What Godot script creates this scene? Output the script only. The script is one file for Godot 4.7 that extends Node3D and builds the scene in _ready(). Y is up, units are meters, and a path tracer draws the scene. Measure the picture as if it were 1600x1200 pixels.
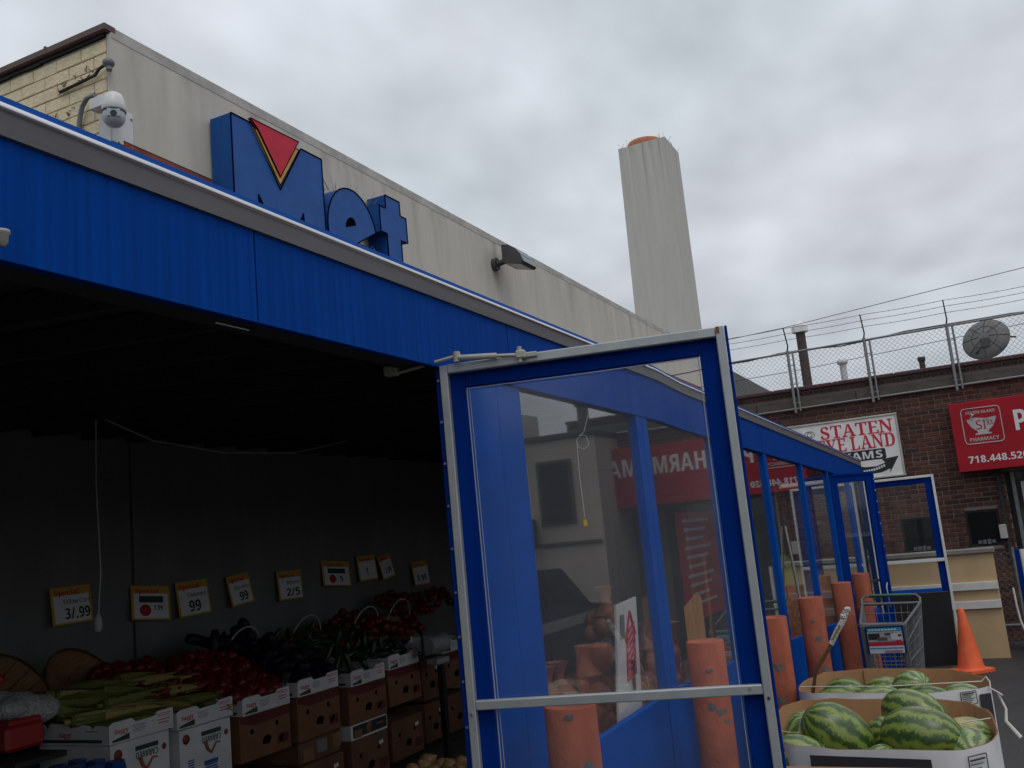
extends Node3D
# Produce shed of a supermarket under an overcast sky. x points away from the shop front, -z runs along it, y is up; metres.

var T := Transform3D()          # every vertex written by the shape helpers passes through this
var rng := RandomNumberGenerator.new()
var used := {}
var M := {}
var fonts := {}
const TAUF := 6.28318530718

# ---------------------------------------------------------------- naming and tree
func numbered(called):
	var k = used.get(called, 0)
	used[called] = k + 1
	return called if k == 0 else "%s_%03d" % [called, k]

func tag(o, label, category = "", group = "", kind = ""):
	if label: o.set_meta("label", label)
	if category: o.set_meta("category", category)
	if group: o.set_meta("group", group)
	if kind: o.set_meta("kind", kind)
	return o

func thing(called, label, category, at = Vector3.ZERO, turn = 0.0, group = ""):
	var o = Node3D.new()
	o.name = numbered(called)
	add_child(o)
	o.position = at
	o.rotation.y = turn
	T = Transform3D()
	return tag(o, label, category, group)

func st():
	var s = SurfaceTool.new()
	s.begin(Mesh.PRIMITIVE_TRIANGLES)
	s.set_smooth_group(-1)
	return s

func mesh_of(s, m):
	s.generate_normals()
	s.set_material(m)
	return s.commit()

func obj(called, s, m, parent = null):
	var o = MeshInstance3D.new()
	o.mesh = mesh_of(s, m)
	if parent == null:
		o.name = numbered(called)
		add_child(o)
	else:
		o.name = called
		parent.add_child(o, true)
	return o

func inst(called, mesh, parent, at = Vector3.ZERO, b = Basis(), m = null):
	var o = MeshInstance3D.new()
	o.mesh = mesh
	if m: o.material_override = m
	o.transform = Transform3D(b, at)
	if parent == null:
		o.name = numbered(called)
		add_child(o)
	else:
		o.name = called
		parent.add_child(o, true)
	return o

func dup(o, label = "", group = ""):
	var c = o.duplicate()
	c.name = numbered(String(o.name).rstrip("0123456789").rstrip("_"))
	add_child(c)
	if label: c.set_meta("label", label)
	if group: c.set_meta("group", group)
	return c

# ---------------------------------------------------------------- shapes
func tri(s, a, b, c, n):
	if (b - a).cross(c - a).dot(n) > 0.0:
		var k = b
		b = c
		c = k
	s.add_vertex(T * a)
	s.add_vertex(T * b)
	s.add_vertex(T * c)

func quad(s, a, b, c, d, n):
	tri(s, a, b, c, n)
	tri(s, a, c, d, n)

func box(s, c, z, B = Basis()):
	var h = z * 0.5
	var ax = [B.x * h.x, B.y * h.y, B.z * h.z]
	for i in 3:
		var u = ax[(i + 1) % 3]
		var v = ax[(i + 2) % 3]
		for sg in [-1.0, 1.0]:
			var o = c + ax[i] * sg
			quad(s, o - u - v, o + u - v, o + u + v, o - u + v, ax[i] * sg)

func cbox(s, c, z, f = 0.004, B = Basis()):   # box with chamfered edges
	var h = z * 0.5
	f = minf(f, minf(h.x, minf(h.y, h.z)) * 0.49)
	var e = [B.x, B.y, B.z]
	var hh = [h.x, h.y, h.z]
	for i in 3:
		var j = (i + 1) % 3
		var k = (i + 2) % 3
		for sg in [-1.0, 1.0]:
			var o = c + e[i] * hh[i] * sg
			var u = e[j] * (hh[j] - f)
			var v = e[k] * (hh[k] - f)
			quad(s, o - u - v, o + u - v, o + u + v, o - u + v, e[i] * sg)
			for sj in [-1.0, 1.0]:
				var p = c + e[i] * hh[i] * sg + e[j] * (hh[j] - f) * sj
				var q = c + e[i] * (hh[i] - f) * sg + e[j] * hh[j] * sj
				quad(s, p - v, p + v, q + v, q - v, e[i] * sg + e[j] * sj)
	for sx in [-1.0, 1.0]:
		for sy in [-1.0, 1.0]:
			for sz in [-1.0, 1.0]:
				var a = c + e[0] * hh[0] * sx + e[1] * (hh[1] - f) * sy + e[2] * (hh[2] - f) * sz
				var b = c + e[0] * (hh[0] - f) * sx + e[1] * hh[1] * sy + e[2] * (hh[2] - f) * sz
				var d = c + e[0] * (hh[0] - f) * sx + e[1] * (hh[1] - f) * sy + e[2] * hh[2] * sz
				tri(s, a, b, d, e[0] * sx + e[1] * sy + e[2] * sz)

func hexa(s, p):     # eight corners: bottom four round, then top four round
	var mid = Vector3.ZERO
	for q in p: mid += q / 8.0
	for f in [[0, 1, 2, 3], [4, 5, 6, 7], [0, 1, 5, 4], [1, 2, 6, 5], [2, 3, 7, 6], [3, 0, 4, 7]]:
		var o = (p[f[0]] + p[f[1]] + p[f[2]] + p[f[3]]) / 4.0
		quad(s, p[f[0]], p[f[1]], p[f[2]], p[f[3]], o - mid)

func tube(s, pts, r, n = 8, r2 = -1.0, caps = true):
	if r2 < 0.0: r2 = r
	var t0 = (pts[1] - pts[0]).normalized()
	var u = t0.cross(Vector3.UP if absf(t0.y) < 0.9 else Vector3.RIGHT).normalized()
	var rings = []
	for i in pts.size():
		var t = t0
		if i == 0: t = (pts[1] - pts[0]).normalized()
		elif i == pts.size() - 1: t = (pts[i] - pts[i - 1]).normalized()
		else: t = ((pts[i + 1] - pts[i]).normalized() + (pts[i] - pts[i - 1]).normalized()).normalized()
		u = (u - t * u.dot(t)).normalized()
		var w = t.cross(u)
		var rr = lerpf(r, r2, float(i) / (pts.size() - 1))
		var ring = []
		for k in n:
			var a = TAUF * k / n
			ring.append(pts[i] + (u * cos(a) + w * sin(a)) * rr)
		rings.append(ring)
	s.set_smooth_group(1)
	for i in pts.size() - 1:
		for k in n:
			var l = (k + 1) % n
			var o = (rings[i][k] + rings[i][l]) * 0.5 - pts[i]
			quad(s, rings[i][k], rings[i][l], rings[i + 1][l], rings[i + 1][k], o)
	s.set_smooth_group(-1)
	if caps:
		for e in [0, pts.size() - 1]:
			var t = (pts[0] - pts[1]) if e == 0 else (pts[e] - pts[e - 1])
			for k in range(1, n - 1):
				tri(s, rings[e][0], rings[e][k], rings[e][k + 1], t)

func lathe(s, prof, n = 20, c = Vector3.ZERO, B = Basis(), smooth = true, wob = null):   # profile of (r, y) about y
	var rings = []
	for p in prof:
		var ring = []
		for k in n:
			var a = TAUF * k / n
			var rr = p.x
			if wob != null: rr *= 1.0 + wob.get_noise_3d(cos(a) * 40.0, p.y * 200.0, sin(a) * 40.0) * 0.12
			ring.append(c + B * Vector3(cos(a) * rr, p.y, sin(a) * rr))
		rings.append(ring)
	s.set_smooth_group(1 if smooth else -1)
	for i in prof.size() - 1:
		var dr = prof[i + 1].x - prof[i].x
		var dy = prof[i + 1].y - prof[i].y
		for k in n:
			var l = (k + 1) % n
			var am = TAUF * (k + 0.5) / n
			var o = B * Vector3(cos(am) * dy, -dr, sin(am) * dy)
			if prof[i].x < 1e-5: tri(s, rings[i][k], rings[i + 1][k], rings[i + 1][l], o)
			elif prof[i + 1].x < 1e-5: tri(s, rings[i][k], rings[i][l], rings[i + 1][k], o)
			else: quad(s, rings[i][k], rings[i][l], rings[i + 1][l], rings[i + 1][k], o)
	s.set_smooth_group(-1)

func ball(s, c, r, n = 10, sc = Vector3.ONE):
	var prof = []
	for i in n / 2 + 1:
		var a = PI * i / (n / 2)
		prof.append(Vector2(sin(a) * r if i > 0 and i < n / 2 else 0.0, -cos(a) * r))
	lathe(s, prof, n, c, Basis.from_scale(sc))

func prism(s, poly, o, ux, uy, depth):   # a flat outline, front face at o, running back by depth
	var n = ux.cross(uy).normalized()
	var ids = Geometry2D.triangulate_polygon(poly)
	var at = func(p): return o + ux * p.x + uy * p.y
	for i in range(0, ids.size(), 3):
		var a = at.call(poly[ids[i]])
		var b = at.call(poly[ids[i + 1]])
		var c = at.call(poly[ids[i + 2]])
		tri(s, a, b, c, n)
		tri(s, a - n * depth, b - n * depth, c - n * depth, -n)
	var area = 0.0
	for i in poly.size():
		var p = poly[i]
		var q = poly[(i + 1) % poly.size()]
		area += p.x * q.y - q.x * p.y
	for i in poly.size():
		var p = poly[i]
		var q = poly[(i + 1) % poly.size()]
		var e = (q - p) * signf(area)
		var a = at.call(p)
		var b = at.call(q)
		quad(s, a, b, b - n * depth, a - n * depth, ux * e.y - uy * e.x)

func ground_y(z):
	return 0.0 if z > -6.0 else (-0.2 if z < -14.0 else -0.025 * (-z - 6.0))

# ---------------------------------------------------------------- materials
func noise_tex(freq, oct, lo, hi, sd, size = 512, kind = FastNoiseLite.TYPE_SIMPLEX_SMOOTH, tint = Color.WHITE, normal = false):
	var f = FastNoiseLite.new()
	f.seed = sd
	f.noise_type = kind
	f.frequency = freq
	f.fractal_octaves = oct
	var t = NoiseTexture2D.new()
	t.width = size
	t.height = size
	t.seamless = true
	t.generate_mipmaps = false
	var g = Gradient.new()
	g.offsets = PackedFloat32Array([0.0, 1.0])
	g.colors = PackedColorArray([Color(lo, lo, lo).linear_to_srgb(), (Color(hi, hi, hi) * tint).linear_to_srgb()])
	t.color_ramp = g
	t.noise = f
	return t

func stain_tex(sd, drips, strength):
	var W = 1024
	var H = 512
	var r = RandomNumberGenerator.new()
	r.seed = sd
	var f = FastNoiseLite.new()
	f.seed = sd
	f.frequency = 1.0
	f.fractal_octaves = 5
	var val = PackedFloat32Array()
	val.resize(W * H)
	for j in H:
		for i in W:
			var a = TAUF * i / W
			var n = f.get_noise_3d(cos(a) * 5.0, sin(a) * 5.0, j * 0.008) + 0.5 * f.get_noise_3d(cos(a) * 30.0, sin(a) * 30.0, j * 0.02)
			val[j * W + i] = 0.92 + 0.08 * clampf(n, -1.0, 1.0)
	for k in drips:
		var x = r.randi() % W
		var w = r.randi_range(2, 9)
		var L = int(H * pow(r.randf(), 2.0) * 0.30) + 12
		var s = strength * r.randf_range(0.3, 1.0)
		for j in L:
			x += [0, 0, 0, 0, 0, 0, 1, -1][r.randi() % 8]
			for d in range(-w, w + 1):
				var at = j * W + posmod(x + d, W)
				val[at] *= 1.0 - s * (1.0 - float(j) / L) * (1.0 - absf(d) / (w + 1.0))
	var img = Image.create(W, H, false, Image.FORMAT_RGB8)
	for j in H:
		for i in W:
			var v = clampf(val[j * W + i], 0.0, 1.0)
			img.set_pixel(i, j, Color(v, v, v * 0.99).linear_to_srgb())
	return ImageTexture.create_from_image(img)

func mt(lin, rough = 0.8, o = {}):
	var m = StandardMaterial3D.new()
	m.albedo_color = lin.linear_to_srgb()
	m.roughness = rough
	m.metallic = o.get("metal", 0.0)
	m.metallic_specular = o.get("spec", 0.5)
	if o.has("tex") or o.has("bump"):
		m.uv1_triplanar = true
		m.uv1_world_triplanar = o.get("world", true)
		m.uv1_scale = o.get("scale", Vector3.ONE)
		m.uv1_triplanar_sharpness = 8.0
	if o.has("tex"): m.albedo_texture = o.tex
	if o.has("rtex"): m.roughness_texture = o.rtex
	if o.has("bump"):
		m.heightmap_enabled = true
		m.heightmap_texture = o.bump
		m.heightmap_scale = o.get("bscale", 0.3)
	if o.has("coat"):
		m.clearcoat_enabled = true
		m.clearcoat = o.coat
		m.clearcoat_roughness = 0.15
	return m

func pane_mat(a, rough = 0.02, tint = Color(0.6, 0.65, 0.7)):
	var m = StandardMaterial3D.new()
	m.albedo_color = Color(tint.r, tint.g, tint.b, a)
	m.transparency = BaseMaterial3D.TRANSPARENCY_ALPHA
	m.roughness = rough
	m.cull_mode = BaseMaterial3D.CULL_DISABLED
	return m

func make_materials():
	var mottle = noise_tex(0.008, 5, 0.80, 1.0, 1)
	var coarse = noise_tex(0.006, 6, 0.62, 1.0, 2)
	var fine = noise_tex(0.09, 3, 0.72, 1.0, 3)
	var streak = noise_tex(0.012, 4, 0.83, 1.0, 4)
	var streak2 = noise_tex(0.02, 5, 0.60, 1.0, 5)
	var rain = noise_tex(0.025, 5, 0.62, 1.0, 15)
	var grain = noise_tex(0.15, 2, 0.0, 1.0, 6)
	var lumps = noise_tex(0.03, 4, 0.0, 1.0, 7)
	var stained = stain_tex(77, 110, 0.17)
	M.fine = fine
	M.mottle = mottle
	M.stucco = mt(Color(0.61, 0.575, 0.515), 0.95, {"spec": 0.25, "tex": stained, "scale": Vector3(0.0833, 0.1538, 0.0833)})
	M.stucco_cap = mt(Color(0.58, 0.56, 0.52), 0.95, {"spec": 0.25, "tex": coarse, "scale": Vector3(0.8, 0.8, 0.8)})
	M.bare_concrete = mt(Color(0.16, 0.16, 0.155), 0.92, {"tex": streak2, "scale": Vector3(0.5, 0.07, 0.5)})
	M.chimney = mt(Color(0.57, 0.56, 0.52), 0.95, {"spec": 0.25, "tex": stained, "scale": Vector3(0.21, 0.0805, 0.21)})
	M.terracotta = mt(Color(0.30, 0.085, 0.055), 0.85, {"spec": 0.25, "tex": coarse, "scale": Vector3(0.9, 2.0, 0.9)})
	M.flue = mt(Color(0.45, 0.17, 0.085), 0.85, {"tex": fine})
	M.coping = mt(Color(0.105, 0.052, 0.043), 0.55, {"tex": coarse, "scale": Vector3(1.5, 1.5, 1.5)})
	M.cream_a = mt(Color(0.82, 0.71, 0.48), 0.85, {"spec": 0.3, "tex": mottle, "scale": Vector3(2.0, 2.0, 2.0), "bump": lumps, "bscale": 0.5})
	M.cream_b = mt(Color(0.78, 0.67, 0.45), 0.85, {"spec": 0.3, "tex": mottle, "scale": Vector3(1.3, 1.3, 1.3), "bump": lumps, "bscale": 0.5})
	M.cream_joint = mt(Color(0.46, 0.41, 0.29), 0.9, {"tex": fine})
	M.tar = mt(Color(0.012, 0.012, 0.013), 0.7, {"tex": fine})
	M.roof = mt(Color(0.10, 0.10, 0.10), 0.9, {"tex": coarse})
	M.blue = mt(Color(0.001, 0.060, 0.345), 0.6, {"spec": 0.12, "tex": rain, "scale": Vector3(2.2, 0.05, 2.2), "bump": streak, "bscale": 0.08})
	M.blue_panel = mt(Color(0.001, 0.072, 0.37), 0.6, {"spec": 0.12, "tex": mottle, "scale": Vector3(0.7, 0.7, 0.7)})
	M.blue_trim = mt(Color(0.003, 0.09, 0.42), 0.6, {"spec": 0.25, "tex": mottle})
	M.navy = mt(Color(0.001, 0.028, 0.215), 0.65, {"spec": 0.12, "tex": mottle, "scale": Vector3(1.5, 0.5, 1.5)})
	M.navy_dark = mt(Color(0.003, 0.016, 0.09), 0.65, {"spec": 0.2, "tex": mottle})
	M.sign_blue = mt(Color(0.022, 0.105, 0.37), 0.55, {"spec": 0.3, "tex": mottle, "scale": Vector3(0.8, 0.8, 0.8)})
	M.sign_side = mt(Color(0.012, 0.085, 0.32), 0.5, {"spec": 0.3, "tex": streak, "scale": Vector3(2, 0.3, 2)})
	M.sign_red = mt(Color(0.62, 0.035, 0.065), 0.5, {"spec": 0.25, "tex": mottle})
	M.sign_yellow = mt(Color(0.72, 0.43, 0.09), 0.5, {"spec": 0.3, "tex": mottle})
	M.sign_edge = mt(Color(0.004, 0.003, 0.022), 0.7, {"spec": 0.12})
	M.chrome = mt(Color(0.72, 0.72, 0.74), 0.22, {"metal": 1.0, "tex": streak, "scale": Vector3(1, 3, 0.3)})
	M.band = mt(Color(0.145, 0.142, 0.15), 0.6, {"spec": 0.3, "tex": mottle, "scale": Vector3(0.4, 4, 0.4)})
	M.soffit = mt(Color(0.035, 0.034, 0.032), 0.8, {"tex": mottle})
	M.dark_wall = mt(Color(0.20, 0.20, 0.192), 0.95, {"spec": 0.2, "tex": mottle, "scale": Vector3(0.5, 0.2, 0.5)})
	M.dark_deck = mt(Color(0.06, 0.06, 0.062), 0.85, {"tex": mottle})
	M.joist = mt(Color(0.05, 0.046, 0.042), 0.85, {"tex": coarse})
	M.galv = mt(Color(0.42, 0.45, 0.455), 0.4, {"metal": 0.35, "tex": mottle, "scale": Vector3(2, 2, 2)})
	M.galv_dull = mt(Color(0.26, 0.27, 0.27), 0.55, {"metal": 0.5, "tex": coarse, "scale": Vector3(2, 2, 2)})
	M.screw = mt(Color(0.75, 0.75, 0.76), 0.25, {"metal": 1.0})
	M.rust = mt(Color(0.20, 0.085, 0.03), 0.85, {"tex": fine})
	M.pane = pane_mat(0.03)
	M.vinyl = pane_mat(0.045, 0.05, Color(0.72, 0.75, 0.8))
	M.vinyl.roughness_texture = noise_tex(0.02, 4, 0.25, 1.0, 31)
	M.vinyl.uv1_triplanar = true
	M.vinyl.uv1_scale = Vector3(1.2, 0.5, 1.2)
	M.vinyl.roughness = 0.13
	M.bead = mt(Color(0.30, 0.33, 0.40), 0.3)
	M.closer = mt(Color(0.42, 0.41, 0.36), 0.5, {"tex": mottle})
	M.bollard = mt(Color(0.40, 0.118, 0.072), 0.7, {"spec": 0.22, "tex": coarse, "scale": Vector3(1.6, 0.9, 1.6), "bump": lumps, "bscale": 0.25})
	M.chip = mt(Color(0.13, 0.135, 0.13), 0.75, {"tex": fine, "scale": Vector3(3, 3, 3)})
	M.raw_wood = mt(Color(0.36, 0.19, 0.075), 0.8, {"tex": streak2, "scale": Vector3(6, 0.4, 6)})
	M.white_paint = mt(Color(0.72, 0.72, 0.70), 0.5, {"tex": mottle})
	M.cam_white = mt(Color(0.66, 0.67, 0.67), 0.35, {"tex": mottle})
	M.cam_grey = mt(Color(0.12, 0.13, 0.145), 0.3)
	M.cam_face = mt(Color(0.42, 0.44, 0.47), 0.3)
	M.lens = mt(Color(0.008, 0.008, 0.01), 0.08)
	M.bronze = mt(Color(0.055, 0.055, 0.055), 0.45, {"tex": mottle})
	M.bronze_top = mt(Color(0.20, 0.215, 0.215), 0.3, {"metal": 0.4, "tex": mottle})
	M.lampglass = mt(Color(0.40, 0.30, 0.28), 0.2)
	M.conduit = mt(Color(0.21, 0.22, 0.24), 0.5, {"tex": coarse})
	M.asphalt = mt(Color(0.042, 0.042, 0.043), 0.72, {"tex": coarse, "scale": Vector3(0.35, 0.35, 0.35), "bump": grain, "bscale": 0.5, "rtex": coarse})
	M.slab = mt(Color(0.09, 0.088, 0.082), 0.85, {"tex": coarse})
	M.bricks = []
	for c in [Color(0.098, 0.038, 0.027), Color(0.122, 0.047, 0.032), Color(0.078, 0.030, 0.023), Color(0.14, 0.058, 0.040), Color(0.060, 0.028, 0.023)]:
		M.bricks.append(mt(c, 0.9, {"tex": fine, "scale": Vector3(4, 4, 4), "bump": lumps, "bscale": 0.3}))
	M.mortar = mt(Color(0.25, 0.205, 0.178), 0.95, {"spec": 0.2, "tex": fine, "scale": Vector3(3, 3, 3)})
	M.tan_band = mt(Color(0.135, 0.115, 0.095), 0.9, {"tex": coarse, "scale": Vector3(1.2, 2, 1.2)})
	M.red_coping = mt(Color(0.12, 0.04, 0.042), 0.7, {"tex": coarse})
	M.fence = mt(Color(0.26, 0.265, 0.27), 0.5, {"metal": 0.5, "tex": mottle})
	M.wire = mt(Color(0.10, 0.10, 0.105), 0.6)
	M.barb = mt(Color(0.055, 0.05, 0.05), 0.7)
	M.flue_brown = mt(Color(0.075, 0.05, 0.045), 0.7, {"tex": coarse})
	M.dish = mt(Color(0.15, 0.15, 0.15), 0.6, {"tex": coarse, "scale": Vector3(1.5, 1.5, 1.5)})
	M.dish_rib = mt(Color(0.06, 0.06, 0.062), 0.6)
	M.sign_white = mt(Color(0.84, 0.84, 0.825), 0.5, {"spec": 0.3, "tex": mottle})
	M.sign_frame = mt(Color(0.48, 0.48, 0.45), 0.5, {"tex": mottle})
	M.ink_red = mt(Color(0.55, 0.035, 0.07), 0.6, {"spec": 0.25})
	M.ink_black = mt(Color(0.012, 0.012, 0.014), 0.5)
	M.ink_white = mt(Color(0.66, 0.67, 0.67), 0.5)
	M.pharm_red = mt(Color(0.38, 0.017, 0.028), 0.55, {"spec": 0.25, "tex": mottle, "scale": Vector3(0.5, 0.5, 0.5)})
	M.silver_print = mt(Color(0.46, 0.45, 0.45), 0.35, {"tex": mottle})
	M.dark_glass = mt(Color(0.008, 0.009, 0.010), 0.3, {"spec": 0.25})
	M.black_panel = mt(Color(0.010, 0.010, 0.011), 0.7, {"tex": mottle})
	M.yellow_wall = mt(Color(0.59, 0.43, 0.245), 0.9, {"spec": 0.2, "tex": mottle, "scale": Vector3(0.6, 0.3, 0.6), "bump": grain, "bscale": 0.15})
	M.wall_cap = mt(Color(0.27, 0.265, 0.25), 0.85, {"tex": coarse})
	M.cone = mt(Color(0.95, 0.175, 0.07), 0.6, {"spec": 0.3, "tex": mottle, "scale": Vector3(1.5, 1.5, 1.5)})
	M.cart = mt(Color(0.13, 0.135, 0.14), 0.45, {"tex": mottle})
	M.cart_wire = mt(Color(0.17, 0.175, 0.18), 0.4, {"metal": 0.4})
	M.cart_green = mt(Color(0.02, 0.09, 0.055), 0.45)
	M.rubber = mt(Color(0.012, 0.012, 0.012), 0.75)
	M.kraft = mt(Color(0.27, 0.15, 0.072), 0.85, {"spec": 0.25, "tex": streak, "scale": Vector3(3, 0.2, 3)})
	M.kraft_dark = mt(Color(0.23, 0.12, 0.06), 0.85, {"tex": mottle})
	M.box_white = mt(Color(0.72, 0.715, 0.71), 0.75, {"spec": 0.25, "tex": mottle})
	M.box_print = mt(Color(0.025, 0.025, 0.03), 0.7)
	M.rope = mt(Color(0.55, 0.54, 0.50), 0.8)
	M.plywood = mt(Color(0.38, 0.17, 0.06), 0.6, {"tex": streak2, "scale": Vector3(0.6, 5, 5)})
	M.film = mt(Color(0.60, 0.60, 0.58), 0.15, {"bump": lumps, "bscale": 1.2, "scale": Vector3(4, 4, 4)})
	M.film_gold = mt(Color(0.30, 0.22, 0.04), 0.25)
	M.stick = mt(Color(0.16, 0.10, 0.05), 0.8, {"tex": fine})
	M.brown_box = mt(Color(0.22, 0.105, 0.06), 0.85, {"spec": 0.2, "tex": mottle})
	M.brown_box_b = mt(Color(0.18, 0.082, 0.045), 0.85, {"tex": coarse})
	M.box_redprint = mt(Color(0.13, 0.02, 0.018), 0.8, {"tex": coarse})
	M.hole = mt(Color(0.004, 0.004, 0.005), 1.0, {"spec": 0.05})
	M.green_print = mt(Color(0.018, 0.05, 0.035), 0.6)
	M.grey_print = mt(Color(0.18, 0.19, 0.19), 0.6)
	M.tomato = mt(Color(0.125, 0.007, 0.008), 0.36, {"spec": 0.4})
	M.stem_green = mt(Color(0.03, 0.08, 0.015), 0.7)
	M.pepper = mt(Color(0.12, 0.007, 0.008), 0.34, {"spec": 0.4})
	M.corn_husk = mt(Color(0.135, 0.165, 0.04), 0.7, {"spec": 0.25, "tex": streak2, "scale": Vector3(5, 0.7, 5), "world": false})
	M.corn_husk_b = mt(Color(0.19, 0.20, 0.055), 0.7, {"spec": 0.25, "tex": streak2, "scale": Vector3(5, 0.7, 5), "world": false})
	M.corn_tip = mt(Color(0.42, 0.33, 0.12), 0.75, {"spec": 0.25, "tex": streak2, "scale": Vector3(5, 0.7, 5), "world": false})
	M.aubergine = mt(Color(0.016, 0.008, 0.018), 0.4, {"spec": 0.3})
	M.cucumber = mt(Color(0.016, 0.042, 0.012), 0.4, {"tex": fine})
	M.basket = mt(Color(0.36, 0.19, 0.085), 0.75, {"tex": streak2, "scale": Vector3(4, 1, 4), "world": false})
	M.basket_rim = mt(Color(0.15, 0.075, 0.03), 0.75)
	M.card_yellow = mt(Color(0.55, 0.33, 0.04), 0.6)
	M.card_white = mt(Color(0.70, 0.70, 0.70), 0.7)
	M.cable = mt(Color(0.42, 0.42, 0.40), 0.5)
	M.bag_plastic = mt(Color(0.50, 0.50, 0.50), 0.35, {"bump": lumps, "bscale": 1.5, "scale": Vector3(3, 3, 3)})
	M.red_plastic = mt(Color(0.35, 0.02, 0.02), 0.4)
	M.blue_film = mt(Color(0.01, 0.08, 0.36), 0.16, {"bump": lumps, "bscale": 2.0, "scale": Vector3(2.5, 2.5, 2.5), "tex": coarse})
	M.onion = mt(Color(0.42, 0.25, 0.10), 0.45, {"tex": streak2, "scale": Vector3(8, 2, 8), "world": false})
	M.net_red = mt(Color(0.28, 0.05, 0.035), 0.6, {"tex": fine, "scale": Vector3(8, 8, 8)})
	M.net_orange = mt(Color(0.40, 0.15, 0.06), 0.5, {"tex": fine, "scale": Vector3(8, 8, 8)})
	M.net_purple = mt(Color(0.16, 0.03, 0.06), 0.5, {"tex": fine, "scale": Vector3(8, 8, 8)})
	M.leaf = mt(Color(0.10, 0.20, 0.02), 0.6)
	M.leaf.backlight_enabled = true
	M.leaf.backlight = Color(0.15, 0.25, 0.03)
	M.tree_leaf = mt(Color(0.03, 0.055, 0.016), 0.7, {"spec": 0.2})
	M.tree_leaf.backlight_enabled = true
	M.tree_leaf.backlight = Color(0.06, 0.12, 0.02)
	M.bark = mt(Color(0.07, 0.055, 0.04), 0.9, {"tex": coarse})
	M.weed = mt(Color(0.12, 0.11, 0.06), 0.9)
	M.tan_paint = mt(Color(0.56, 0.50, 0.42), 0.9, {"spec": 0.25, "tex": mottle, "scale": Vector3(0.3, 0.1, 0.3)})
	M.car_paint = mt(Color(0.015, 0.02, 0.03), 0.25, {"coat": 0.8})
	M.tail_red = mt(Color(0.45, 0.015, 0.01), 0.2)
	M.lime_bag = mt(Color(0.30, 0.38, 0.06), 0.45, {"bump": lumps, "bscale": 0.8, "scale": Vector3(3, 3, 3)})

func font(kind):
	if not fonts.has(kind):
		var f = SystemFont.new()
		f.font_names = PackedStringArray(["Droid Serif" if kind.begins_with("serif") else ("Droid Sans Mono" if kind == "mono" else "Droid Sans")])
		f.font_weight = 700 if kind.ends_with("bold") else 400
		fonts[kind] = f
	return fonts[kind]

func txt(parent, called, s, kind, size, at, B, m, depth = 0.002):   # lettering fitted into a box of the given size, centred at a point
	var t = TextMesh.new()
	t.text = s
	t.font = font(kind)
	t.font_size = 48
	t.pixel_size = 0.01
	t.depth = 0.1
	t.curve_step = 2.0
	t.material = m
	var a = t.get_aabb()
	var sc = Vector3(size.x / a.size.x, size.y / a.size.y, depth / 0.1)
	var o = MeshInstance3D.new()
	o.mesh = t
	o.name = called
	var b = Basis(B.x * sc.x, B.y * sc.y, B.z * sc.z)
	o.transform = Transform3D(b, at - b * a.get_center())
	parent.add_child(o, true)
	return o

const FACE_X := Basis(Vector3(0, 0, -1), Vector3(0, 1, 0), Vector3(1, 0, 0))   # a surface that faces +x: its own x runs to -z

func _ready():
	rng.seed = 7
	# camera, sky, sun, exposure
	var cam = Camera3D.new()
	cam.name = "camera"
	cam.fov = 44.43
	cam.near = 0.05
	cam.far = 400.0
	cam.transform = Transform3D(Basis(Vector3(0.89559651, -0.09419473, -0.43478068), Vector3(0.15534544, 0.98202217, 0.10723919), Vector3(0.41686291, -0.16358424, 0.89412835)), Vector3(0, 1.85, 0))
	add_child(cam)
	cam.current = true
	var env = Environment.new()
	env.background_mode = Environment.BG_SKY
	env.sky = Sky.new()
	var pan = PanoramaSkyMaterial.new()
	pan.panorama = overcast()
	env.sky.sky_material = pan
	env.tonemap_mode = Environment.TONE_MAPPER_LINEAR
	env.tonemap_exposure = 1.0
	env.sdfgi_enabled = true
	env.ssao_enabled = true
	env.ssil_enabled = true
	var we = WorldEnvironment.new()
	we.name = "world_environment"
	we.environment = env
	add_child(we)
	var sun = DirectionalLight3D.new()
	sun.name = "sun"
	sun.light_energy = 0.22
	sun.light_color = Color(1.0, 0.97, 0.93)
	sun.light_angular_distance = 25.0
	sun.shadow_enabled = true
	add_child(sun)
	sun.look_at_from_position(Vector3(3.0, 9.0, 3.5), Vector3.ZERO)
	make_materials()
	# the place
	grounds()
	supermarket()
	shed()
	brick_building()
	surroundings()
	# things
	store_sign()
	wall_fittings()
	near_door()
	far_doors()
	bollards()
	yellow_wall()
	bins()
	cart_and_cone()
	roof_fence()
	produce()
	window_goods()

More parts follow.
